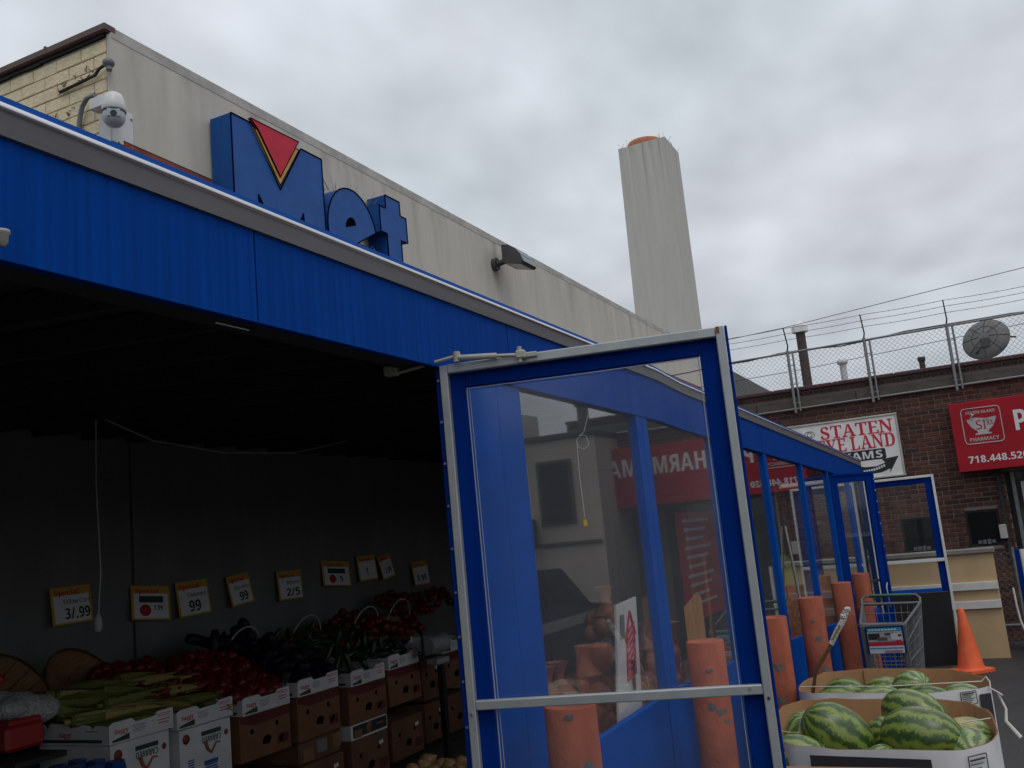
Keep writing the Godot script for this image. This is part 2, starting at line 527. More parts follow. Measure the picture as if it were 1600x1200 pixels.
func overcast():
	var w = 1024
	var h = 512
	var a = FastNoiseLite.new()
	a.seed = 11
	a.frequency = 1.35
	a.fractal_octaves = 5
	a.fractal_gain = 0.5
	var b = FastNoiseLite.new()
	b.seed = 23
	b.frequency = 0.28
	b.fractal_octaves = 3
	var img = Image.create(w, h, false, Image.FORMAT_RGBF)
	for j in h:
		var el = PI * (0.5 - (j + 0.5) / h)
		var sy = sin(el)
		for i in w:
			if el < -0.03:
				img.set_pixel(i, j, Color(0.09, 0.088, 0.085))
				continue
			var az = TAUF * (i + 0.5) / w
			var d = Vector3(cos(az) * cos(el), sy, sin(az) * cos(el))
			var k = 2.0 / (maxf(sy, 0.0) + 0.22)
			var p = Vector3(d.x * k, 0.0, d.z * k * 1.25)
			var n1 = a.get_noise_3dv(p)
			var n2 = b.get_noise_3dv(p)
			var L = 0.565 + 0.30 * maxf(sy, 0.0)
			L *= 1.0 + 0.27 * n1 + 0.13 * n2
			L *= 1.0 + 0.07 * (d.dot(Vector3(-0.75, 0.5, -0.4)))
			var warm = clampf(0.25 + 0.8 * n2 + 0.7 * sy, 0.0, 1.0)
			img.set_pixel(i, j, Color(L * lerpf(0.90, 0.985, warm), L * lerpf(1.0, 0.99, warm), L * lerpf(1.085, 1.085, warm)))
	return ImageTexture.create_from_image(img)

func wt(o):     # write in world coordinates into parts of o
	T = o.transform.affine_inverse()

func struct(called, s, m):
	return tag(obj(called, s, m), "", "", "", "structure")

func grounds():
	T = Transform3D()
	var s = st()
	s.set_smooth_group(1)
	var zs = [200.0, 40.0, 8.0, 0.0, -6.0, -8.0, -10.0, -12.0, -14.0, -30.0, -250.0]
	for i in zs.size() - 1:
		for xr in [[-200.0, -7.0], [-7.0, -1.0], [-1.0, 4.0], [4.0, 200.0]]:
			quad(s, Vector3(xr[0], ground_y(zs[i]), zs[i]), Vector3(xr[1], ground_y(zs[i]), zs[i]), Vector3(xr[1], ground_y(zs[i + 1]), zs[i + 1]), Vector3(xr[0], ground_y(zs[i + 1]), zs[i + 1]), Vector3.UP)
	tag(struct("parking_lot", s, M.asphalt), "dark damp asphalt of the parking lot", "ground")
	s = st()
	for k in 7:
		var z0 = 1.5 - k * 2.0
		box(s, Vector3(-3.75, 0.02 + ground_y(z0 - 1.0) * 0.0, z0 - 1.0), Vector3(4.3, 0.05, 1.985))
	tag(struct("shed_floor", s, M.slab), "grey concrete floor inside the produce shed", "floor")

# ---------------------------------------------------------------- supermarket
func supermarket():
	var o = thing("supermarket_building", "supermarket with grey stucco front, cream brick side wall and tall square chimney", "building", Vector3(-6, 0, -5.4))
	wt(o)
	var s = st()
	box(s, Vector3(-6.02, 3.23, -15.7), Vector3(0.04, 6.46, 20.6))
	obj("stucco_wall", s, M.stucco, o)
	s = st()
	box(s, Vector3(-14.04, 3.2, -20.0), Vector3(16.0, 6.4, 29.15))
	obj("roof_block", s, M.roof, o)
	s = st()
	for k in 7:
		cbox(s, Vector3(-6.022, 6.475, -5.41 - 1.47 - k * 2.946), Vector3(0.052, 0.11 + 0.003 * (k % 2), 2.945), 0.006)
	obj("parapet_cap", s, M.stucco_cap, o)
	s = st()
	box(s, Vector3(-6.02, 3.2, -31.6), Vector3(0.05, 6.38, 11.0))
	obj("rear_wall", s, M.bare_concrete, o)
	s = st()
	var tops = [[-5.5, 5.50], [-6.9, 5.478], [-11.2, 5.43], [-24.9, 5.40]]
	for i in 3: hexa(s, [Vector3(-6.0, 5.1, tops[i][0]), Vector3(-5.978, 5.1, tops[i][0]), Vector3(-5.978, 5.1, tops[i + 1][0]), Vector3(-6.0, 5.1, tops[i + 1][0]), Vector3(-6.0, tops[i][1], tops[i][0]), Vector3(-5.978, tops[i][1], tops[i][0]), Vector3(-5.978, tops[i + 1][1], tops[i + 1][0]), Vector3(-6.0, tops[i + 1][1], tops[i + 1][0])])
	var tb = obj("terracotta_band", s, M.terracotta, o)
	s = st()
	for i in 3: tube(s, [Vector3(-5.981, tops[i][1] + 0.003, tops[i][0]), Vector3(-5.981, tops[i + 1][1] + 0.003, tops[i + 1][0])], 0.006, 5)
	obj("band_edge", s, M.soffit, tb)
	# cream brick side
	s = st()
	box(s, Vector3(-8.5, 5.3, -5.416), Vector3(4.9, 2.28, 0.016))
	var side = obj("side_wall", s, M.cream_joint, o)
	var shapes = []
	for L in [0.305, 0.205, 0.15]:
		for v in 2:
			T = Transform3D()
			var b = st()
			cbox(b, Vector3(0, 0, 0), Vector3(L - 0.007, 0.111, 0.02 + 0.003 * v), 0.006)
			shapes.append(mesh_of(b, M.cream_a if v == 0 else M.cream_b))
	for row in 15:
		var y = 6.355 - row * 0.118
		var x = -6.045
		if row % 2 == 1: x += -0.155
		if row % 2 == 1:
			inst("brick", shapes[4 + row % 2], side, Vector3(-6.12, y, -5.407) - o.position)
		for k in 7:
			inst("brick", shapes[rng.randi() % 2], side, Vector3(x - 0.1525, y, -5.407 + rng.randf_range(-0.002, 0.002)) - o.position)
			x -= 0.305
	# flaked paint and old fixings on the side wall
	wt(o)
	s = st()
	for p in [[-6.55, 6.16], [-6.42, 6.20], [-6.28, 6.21], [-6.22, 6.17], [-6.62, 6.10], [-6.35, 6.14], [-6.47, 5.89], [-6.51, 5.84], [-6.33, 5.90], [-6.70, 5.88]]:
		for j in 3:
			var c = Vector3(p[0] + rng.randf_range(-0.025, 0.025), p[1] + rng.randf_range(-0.02, 0.02), -5.393)
			tube(s, [c, c + Vector3(rng.randf_range(-0.03, 0.03), rng.randf_range(-0.03, 0.03), 0.008)], 0.004, 5)
	tag(obj("peeling_paint", s, M.coping, o), "", "", "", "stuff")
	s = st()
	for k in 5:
		cbox(s, Vector3(-6.0 - 0.36 - k * 0.735, 6.505 + 0.004 * (k % 2), -5.405), Vector3(0.73, 0.075, 0.13), 0.012)
		if k > 0: cbox(s, Vector3(-6.0 - k * 0.735, 6.512, -5.405), Vector3(0.03, 0.085, 0.14), 0.01)
	obj("coping", s, M.coping, o)
	s = st()
	for k in 18: box(s, Vector3(-6.15 - k * 0.2, 6.458 - rng.randf() * 0.008, -5.395), Vector3(0.199, 0.022 + rng.randf() * 0.014, 0.03))
	obj("tar_line", s, M.tar, o)
	# chimney
	s = st()
	hexa(s, [Vector3(-7.44, 6.0, -24.30), Vector3(-5.995, 6.0, -24.30), Vector3(-5.995, 6.0, -25.78), Vector3(-7.44, 6.0, -25.78), Vector3(-7.36, 12.43, -24.35), Vector3(-5.998, 12.43, -24.35), Vector3(-5.998, 12.43, -25.74), Vector3(-7.36, 12.43, -25.74)])
	var ch = obj("chimney", s, M.chimney, o)
	s = st()
	lathe(s, [Vector2(0.52, 12.35), Vector2(0.52, 12.55), Vector2(0.47, 12.66), Vector2(0.36, 12.70), Vector2(0.34, 12.60), Vector2(0.0, 12.5)], 24, Vector3(-6.75, 0, -24.95))
	obj("flue_tile", s, M.flue, ch)
	s = st()
	for k in 26:
		var e = rng.randf()
		var p = Vector3(-7.3 + e * 1.28, 12.42, -24.36) if k % 2 == 0 else Vector3(-6.01, 12.42, -24.4 - e * 1.3)
		var q = p + Vector3(rng.randf_range(-0.08, 0.08), rng.randf_range(0.06, 0.22), rng.randf_range(-0.05, 0.05))
		tube(s, [p, q], 0.004, 4, 0.001)
		if k % 3 == 0: ball(s, q, 0.012, 4)
	tag(obj("weeds", s, M.weed, ch), "", "", "", "stuff")

# ---------------------------------------------------------------- produce shed
func fx(a): return -1.6 if a <= 6.0 else -1.6 + (a - 6.0) * 0.0563
func fb(a): return 2.475 if a <= 5.5 else 2.475 - (a - 5.5) * 0.0407
func ft(a): return 2.797 if a <= 5.5 else 2.797 - (a - 5.5) * 0.047

func run(s, a0, a1, x0, x1, y0, y1, f0, f1):    # a bar along the front from a0 to a1; heights are offsets from f0 / f1
	var e = []
	for f in [f0, f1]:
		var dy = y0 if f == f0 and e.is_empty() else y1
		for q in [[a0, x0], [a0, x1], [a1, x1], [a1, x0]]:
			e.append(Vector3(fx(q[0]) + q[1], f.call(q[0]) + dy, -q[0]))
	hexa(s, e)

func shed():
	var o = thing("produce_shed", "long blue lean-to produce shed with clear windows along the supermarket front", "shed", Vector3(-1.6, 0, -2.86))
	wt(o)
	var joints = [-1.6, 0.375, 1.9, 3.43, 4.95, 6.48, 8.0, 9.53, 11.05, 13.0]
	for i in joints.size() - 1:
		var s = st()
		var a0 = joints[i] + 0.003
		var a1 = joints[i + 1] - 0.003
		var cuts = [a0, a1] if a1 < 5.5 or a0 > 6.1 else [a0, 5.5, 6.0, a1] if a0 < 5.5 else [a0, 6.0, a1] if a0 < 6.0 and a1 > 6.0 else [a0, a1]
		for k in cuts.size() - 1:
			run(s, cuts[k], cuts[k + 1], -0.03, 0.0, 0.0, -0.03, fb, ft)
		obj("fascia_panel", s, M.blue, o)
	var ends = [-1.6, 5.5, 6.0, 13.02]
	var sb = st()
	var sg = st()
	var sf = st()
	var ss = st()
	var line = []
	for i in ends.size() - 1:
		run(sb, ends[i], ends[i + 1], -0.14, -0.033, 0.012, -0.05, fb, ft)
		run(sg, ends[i], ends[i + 1], -0.02, 0.010, -0.071, -0.019, ft, ft)
		run(sf, ends[i], ends[i + 1], -0.03, -0.002, -0.012, 0.019, ft, ft)
		line.append(Vector3(fx(ends[i]) + 0.005, ft(ends[i]) - 0.0105, -ends[i]))
	line.append(Vector3(fx(13.02) + 0.005, ft(13.02) - 0.0105, -13.02))
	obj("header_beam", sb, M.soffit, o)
	obj("grey_band", sg, M.band, o)
	obj("roof_flashing", sf, M.blue_trim, o)
	tube(ss, line, 0.0112, 12)
	obj("drip_edge", ss, M.chrome, o)
	var s = st()
	for seg in [[-1.6, 5.5], [5.5, 6.0], [6.0, 13.0]]:
		hexa(s, [Vector3(-5.98, 3.02, -seg[0]), Vector3(fx(seg[0]) - 0.05, ft(seg[0]) - 0.05, -seg[0]), Vector3(fx(seg[1]) - 0.05, ft(seg[1]) - 0.05, -seg[1]), Vector3(-5.98, 3.02, -seg[1]), Vector3(-5.98, 3.07, -seg[0]), Vector3(fx(seg[0]) - 0.05, ft(seg[0]) - 0.012, -seg[0]), Vector3(fx(seg[1]) - 0.05, ft(seg[1]) - 0.012, -seg[1]), Vector3(-5.98, 3.07, -seg[1])])
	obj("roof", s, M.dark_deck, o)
	for k in 34:
		var a = -1.3 + k * 0.42
		s = st()
		var yb = ft(a) - 0.055
		hexa(s, [Vector3(-5.94, 2.90, -a - 0.02), Vector3(fx(a) - 0.145, yb - 0.10, -a - 0.02), Vector3(fx(a) - 0.145, yb - 0.10, -a + 0.02), Vector3(-5.94, 2.90, -a + 0.02), Vector3(-5.94, 3.016, -a - 0.02), Vector3(fx(a) - 0.145, yb, -a - 0.02), Vector3(fx(a) - 0.145, yb, -a + 0.02), Vector3(-5.94, 3.016, -a + 0.02)])
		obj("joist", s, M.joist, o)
	s = st()
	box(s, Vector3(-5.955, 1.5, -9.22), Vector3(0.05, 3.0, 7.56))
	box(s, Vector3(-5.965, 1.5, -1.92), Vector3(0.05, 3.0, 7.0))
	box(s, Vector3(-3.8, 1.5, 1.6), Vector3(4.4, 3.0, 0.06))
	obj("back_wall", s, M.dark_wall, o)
	# front wall
	s = st()
	cbox(s, Vector3(-1.618, 1.23, -2.93), Vector3(0.03, 2.46, 0.07), 0.004)
	obj("door_post", s, M.navy_dark, o)
	for p in [[2.967, 3.30], [3.304, 3.52]]:
		s = st()
		cbox(s, Vector3(-1.63, 1.235, -(p[0] + p[1]) * 0.5), Vector3(0.04, 2.47, p[1] - p[0]), 0.003)
		obj("wall_panel", s, M.blue_panel, o)
	var mull = [[3.52, 3.52], [5.03, 5.23], [6.60, 6.69], [8.02, 8.11], [9.42, 9.50], [10.68, 10.75], [11.95, 12.02], [12.95, 13.0]]
	for i in mull.size():
		var m = mull[i]
		if i > 0:
			s = st()
			run(s, m[0], m[1], -0.055, -0.005, 0.0, 0.0, func(a): return ground_y(-a), fb)
			if i == 1:
				s = st()
				run(s, m[0], 5.125, -0.055, -0.005, 0.0, 0.0, func(a): return ground_y(-a), fb)
				run(s, 5.131, m[1], -0.055, -0.005, 0.0, 0.0, func(a): return ground_y(-a), fb)
			obj("mullion", s, M.blue_panel, o)
		if i == mull.size() - 1: continue
		var a0 = m[1]
		var a1 = mull[i + 1][0]
		s = st()
		run(s, a0, a1, -0.05, -0.012, 0.0, 0.0, func(a): return ground_y(-a), func(a): return 0.96 - maxf(0.0, a - 5.5) * 0.05)
		obj("knee_panel", s, M.blue_panel, o)
		s = st()
		var k0 = 0.96 - maxf(0.0, a0 - 5.5) * 0.05
		var k1 = 0.96 - maxf(0.0, a1 - 5.5) * 0.05
		for off in [0.03, 0.033]: quad(s, Vector3(fx(a0) - off, k0, -a0), Vector3(fx(a1) - off, k1, -a1), Vector3(fx(a1) - off, fb(a1), -a1), Vector3(fx(a0) - off, fb(a0), -a0), Vector3.RIGHT if off == 0.03 else Vector3.LEFT)
		obj("window_pane", s, M.pane, o)
	# far end wall: posts and clear sheets
	var xs = [-1.30, -2.4, -3.5, -4.6, -5.85]
	for i in xs.size():
		s = st()
		var ph = lerpf(2.36, 2.92, (xs[i] + 1.25) / -4.7)
		cbox(s, Vector3(xs[i], ph * 0.5 - 0.12, -12.97), Vector3(0.11, ph + 0.24, 0.07), 0.004)
		obj("end_post", s, M.navy_dark, o)
		if i > 0:
			s = st()
			if i == 1:
				quad(s, Vector3(xs[i], 0.0, -12.97), Vector3(xs[i - 1], 0.0, -12.97), Vector3(xs[i - 1], 2.25, -12.97), Vector3(xs[i], 2.25, -12.97), Vector3.BACK)
				obj("end_pane", s, M.pane, o)
			else:
				box(s, Vector3((xs[i] + xs[i - 1]) * 0.5, 1.1, -12.97), Vector3(absf(xs[i] - xs[i - 1]) - 0.11, 2.3, 0.04))
				obj("end_board", s, M.dark_wall, o)
			s = st()
			var top = func(x): return lerpf(2.39, 2.95, (x + 1.25) / -4.7)
			var e = [xs[i] + 0.056, xs[i - 1] - 0.056]
			hexa(s, [Vector3(e[0], 2.25, -12.99), Vector3(e[1], 2.25, -12.99), Vector3(e[1], 2.25, -12.95), Vector3(e[0], 2.25, -12.95), Vector3(e[0], top.call(e[0]), -12.99), Vector3(e[1], top.call(e[1]), -12.99), Vector3(e[1], top.call(e[1]), -12.95), Vector3(e[0], top.call(e[0]), -12.95)])
			obj("end_panel", s, M.navy_dark, o)

# ---------------------------------------------------------------- sign on the stucco wall
func letter(o, called, poly, m, side, x, depth):
	var s = st()
	prism(s, PackedVector2Array(poly), Vector3(x, 0, 0), Vector3(0, 0, -1), Vector3(0, 1, 0), 0.006)
	var l = obj(called, s, m, o)
	s = st()
	prism(s, PackedVector2Array(poly), Vector3(x - 0.0061, 0, 0), Vector3(0, 0, -1), Vector3(0, 1, 0), depth)
	obj("return_side", s, side, l)
	s = st()
	var pts = []
	for p in poly + [poly[0]]: pts.append(Vector3(x + 0.001, p.y, -p.x))
	for i in pts.size() - 1: tube(s, [pts[i], pts[i + 1]], 0.0085 if depth > 0.1 else 0.005, 5)
	obj("trim_edge", s, M.sign_edge, l)
	return l

func store_sign():
	var o = thing("store_sign", "large raised blue store name with red and yellow triangle on the stucco wall", "sign", Vector3(-6, 4.4, -8))
	wt(o)
	var mm = [Vector2(6.55, 4.55), Vector2(6.55, 6.10), Vector2(6.84, 6.10), Vector2(7.225, 5.53), Vector2(7.60, 6.10), Vector2(7.95, 6.10), Vector2(7.95, 4.55), Vector2(7.58, 4.55), Vector2(7.58, 5.38), Vector2(7.25, 4.86), Vector2(6.89, 5.38), Vector2(6.89, 4.55)]
	letter(o, "letter", mm, M.sign_blue, M.sign_side, -5.72, 0.25)
	# e: a round body, a half-moon hole joined by a hairline cut, a slanting mouth
	var e = []
	var c = Vector2(8.47, 5.37)
	var rx = 0.475
	var ry = 0.545
	for k in 30:                       # from the tip of the mouth over the top, round to the lower lip
		var a = deg_to_rad(16.0 + k * (345.0 - 16.0) / 29.0)
		e.append(c + Vector2(cos(a) * rx, sin(a) * ry))
	for q in [[8.88, 5.36], [8.80, 5.27], [8.66, 5.215], [8.47, 5.262]]: e.append(Vector2(q[0], q[1]))
	letter(o, "letter", e, M.sign_blue, M.sign_side, -5.72, 0.25)
	var s = st()
	var hole = []
	for k in 9:
		var a = PI * k / 8.0
		hole.append(Vector2(8.425 + cos(a) * 0.10, 5.47 + cos(a) * 0.035 + sin(a) * 0.105))
	prism(s, PackedVector2Array(hole), Vector3(-5.7165, 0, 0), Vector3(0, 0, -1), Vector3(0, 1, 0), 0.002)
	obj("letter_opening", s, M.hole, o)
	var t = [Vector2(9.18, 6.07), Vector2(9.50, 6.07), Vector2(9.50, 5.89), Vector2(9.63, 5.89), Vector2(9.63, 5.57), Vector2(9.48, 5.57), Vector2(9.48, 4.62), Vector2(9.17, 4.62), Vector2(9.17, 5.58), Vector2(9.04, 5.58), Vector2(9.04, 5.90), Vector2(9.18, 5.90)]
	letter(o, "letter", t, M.sign_blue, M.sign_side, -5.72, 0.25)
	var y3 = letter(o, "triangle", [Vector2(6.845, 6.06), Vector2(6.90, 6.045), Vector2(7.21, 5.65), Vector2(7.475, 6.06), Vector2(7.54, 6.06), Vector2(7.205, 5.57)], M.sign_yellow, M.sign_yellow, -5.700, 0.018)
	y3.set_meta("label", "yellow chevron under the red triangle")
	letter(o, "triangle", [Vector2(6.79, 6.13), Vector2(7.53, 6.145), Vector2(7.475, 6.06), Vector2(7.205, 5.655), Vector2(6.90, 6.05)], M.sign_red, M.sign_red, -5.690, 0.027)
	s = st()
	for k in 60:
		var z = rng.randf_range(8.15, 8.95) if k < 40 else rng.randf_range(9.0, 9.4)
		var p = Vector3(-5.80 - rng.randf() * 0.12, 5.85 if k < 40 else 5.95, -z)
		var lean = (z - 8.5) * 0.35
		tube(s, [p, p + Vector3(0, rng.randf_range(0.05, 0.22), -lean - rng.randf_range(-0.03, 0.03))], 0.003, 3, 0.001)
	tag(obj("dry_weeds", s, M.weed, o), "", "", "", "stuff")

# ---------------------------------------------------------------- cameras, lamp, pipes on the walls
func wall_fittings():
	# dome camera on the corner
	var o = thing("dome_camera", "white dome security camera on a corner bracket of the supermarket", "security camera", Vector3(-5.80, 5.52, -5.36))
	wt(o)
	var s = st()
	cbox(s, Vector3(-5.985, 5.625, -5.495), Vector3(0.012, 0.32, 0.225), 0.004)
	cbox(s, Vector3(-6.062, 5.625, -5.387), Vector3(0.14, 0.32, 0.012), 0.004)
	cbox(s, Vector3(-5.95, 5.73, -5.37), Vector3(0.10, 0.07, 0.10), 0.006)
	var br = obj("corner_bracket", s, M.cam_white, o)
	s = st()
	for p in [[5.47, -5.45], [5.47, -5.59], [5.73, -5.59], [5.73, -5.45]]:
		tube(s, [Vector3(-5.981, p[0], p[1]), Vector3(-5.974, p[0], p[1])], 0.011, 8)
	obj("bolt", s, M.cam_grey, br)
	s = st()
	cbox(s, Vector3(-6.02, 5.77, -5.30), Vector3(0.15, 0.10, 0.10), 0.006)
	obj("junction_box", s, M.cam_white, o)
	s = st()
	lathe(s, [Vector2(0.0, 0.14), Vector2(0.035, 0.138), Vector2(0.066, 0.118), Vector2(0.085, 0.075), Vector2(0.093, 0.02), Vector2(0.096, -0.025), Vector2(0.092, -0.03)], 28, Vector3(-5.83, 5.665, -5.27))
	tube(s, [Vector3(-5.98, 5.735, -5.29), Vector3(-5.86, 5.745, -5.275)], 0.03, 12)
	obj("housing", s, M.cam_white, o)
	s = st()
	lathe(s, [Vector2(0.096, -0.024), Vector2(0.0985, -0.031), Vector2(0.096, -0.042), Vector2(0.08, -0.046)], 28, Vector3(-5.83, 5.665, -5.27))
	obj("ring", s, M.cam_grey, o)
	s = st()
	lathe(s, [Vector2(0.089, -0.04), Vector2(0.090, -0.08), Vector2(0.081, -0.12), Vector2(0.054, -0.15), Vector2(0.0, -0.163)], 28, Vector3(-5.83, 5.665, -5.27))
	obj("dome", s, M.cam_face, o)
	var d = Vector3(0.72, -0.10, 0.69).normalized()
	var cc = Vector3(-5.83, 5.592, -5.27)
	s = st()
	cbox(s, cc + d * 0.076 + Vector3(0, 0.008, 0), Vector3(0.10, 0.072, 0.03), 0.012, Basis.looking_at(-d))
	obj("faceplate", s, M.cam_face, o)
	s = st()
	tube(s, [cc + d * 0.06, cc + d * 0.096], 0.025, 18)
	obj("lens", s, M.lens, o)
	# conduit feeding it
	o = thing("conduit", "bent grey conduit on the cream brick wall beside the dome camera", "pipe", Vector3(-6.33, 5.3, -5.37))
	wt(o)
	s = st()
	tube(s, [Vector3(-6.37, 5.2, -5.365), Vector3(-6.355, 5.66, -5.365), Vector3(-6.335, 5.76, -5.36), Vector3(-6.29, 5.85, -5.35), Vector3(-6.22, 5.90, -5.34), Vector3(-6.10, 5.89, -5.32)], 0.021, 10)
	obj("pipe", s, M.conduit, o)
	s = st()
	tube(s, [Vector3(-6.356, 5.64, -5.365), Vector3(-6.352, 5.67, -5.365)], 0.027, 10)
	obj("coupling", s, M.conduit, o)
	# old stub pipe and junction near the top of the corner
	o = thing("wall_pipe", "old painted pipe with round grey junction box near the top of the brick corner", "pipe", Vector3(-6.3, 6.1, -5.37))
	wt(o)
	s = st()
	tube(s, [Vector3(-6.59, 6.085, -5.375), Vector3(-6.15, 6.105, -5.37), Vector3(-6.09, 6.14, -5.36), Vector3(-6.02, 6.145, -5.35)], 0.014, 8)
	obj("pipe", s, M.soffit, o)
	s = st()
	ball(s, Vector3(-5.965, 6.15, -5.35), 0.052, 12, Vector3(1.0, 0.85, 1.0))
	tube(s, [Vector3(-5.96, 6.12, -5.35), Vector3(-5.955, 6.08, -5.345)], 0.025, 8)
	obj("junction_box", s, M.conduit, o)
	# flood lamp
	o = thing("flood_light", "dark bronze flood light sticking out of the stucco wall right of the sign", "lamp", Vector3(-6, 6.05, -12.6))
	wt(o)
	s = st()
	tube(s, [Vector3(-6.0, 6.04, -12.62), Vector3(-5.93, 6.04, -12.62)], 0.10, 16)
	tube(s, [Vector3(-5.95, 6.04, -12.62), Vector3(-5.78, 6.08, -12.66)], 0.045, 10)
	obj("wall_mount", s, M.bronze, o)
	var prof = PackedVector2Array([Vector2(-5.80, 6.30), Vector2(-5.70, 6.28), Vector2(-5.58, 6.20), Vector2(-5.50, 6.09), Vector2(-5.46, 5.97), Vector2(-5.50, 5.945), Vector2(-5.80, 6.02)])
	s = st()
	prism(s, prof, Vector3(0, 0, -12.52), Vector3(1, 0, 0), Vector3(0, 1, 0), 0.5)
	var hs = obj("housing", s, M.bronze, o)
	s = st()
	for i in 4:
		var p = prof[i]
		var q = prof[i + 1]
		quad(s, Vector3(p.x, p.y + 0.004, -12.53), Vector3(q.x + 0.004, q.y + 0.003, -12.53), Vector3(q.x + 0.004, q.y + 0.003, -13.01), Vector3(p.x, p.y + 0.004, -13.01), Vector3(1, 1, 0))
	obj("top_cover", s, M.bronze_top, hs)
	s = st()
	var g0 = Vector3(-5.53, 5.948, -12.57)
	quad(s, g0, Vector3(-5.76, 6.006, -12.57), Vector3(-5.76, 6.006, -12.97), Vector3(-5.53, 5.948, -12.97), Vector3.DOWN)
	obj("lamp_glass", s, M.lampglass, hs)
	# small sensor at the left edge of the picture
	o = thing("sensor", "small cream sensor with round cap on the blue fascia", "sensor", Vector3(-1.6, 2.5, -1.14))
	wt(o)
	s = st()
	cbox(s, Vector3(-1.588, 2.515, -1.10), Vector3(0.024, 0.04, 0.05), 0.004)
	tube(s, [Vector3(-1.58, 2.51, -1.10), Vector3(-1.556, 2.503, -1.132)], 0.008, 10)
	obj("bracket", s, M.closer, o)
	s = st()
	lathe(s, [Vector2(0.0, 0.013), Vector2(0.014, 0.0125), Vector2(0.0155, 0.007), Vector2(0.012, 0.004), Vector2(0.011, -0.012), Vector2(0.008, -0.014), Vector2(0.007, -0.019), Vector2(0.0, -0.0195)], 18, Vector3(-1.556, 2.503, -1.136))
	obj("cap", s, M.closer, o)
	# metal strip under the fascia
	o = thing("metal_strip", "short bright metal strip on the underside of the fascia", "strip", Vector3(-1.64, 2.47, -1.85))
	wt(o)
	s = st()
	cbox(s, Vector3(-1.69, 2.483, -1.90), Vector3(0.010, 0.008, 0.13), 0.002)
	obj("strip", s, M.screw, o)

# ---------------------------------------------------------------- swing door in front
func door_part(o, called, parts, m, f = 0.003, parent = null):
	T = Transform3D()
	var s = st()
	for p in parts:
		cbox(s, Vector3((p[0] + p[1]) * 0.5, (p[2] + p[3]) * 0.5, (p[4] + p[5]) * 0.5), Vector3(p[1] - p[0], p[3] - p[2], p[5] - p[4]), f)
	return obj(called, s, m, parent if parent else o)

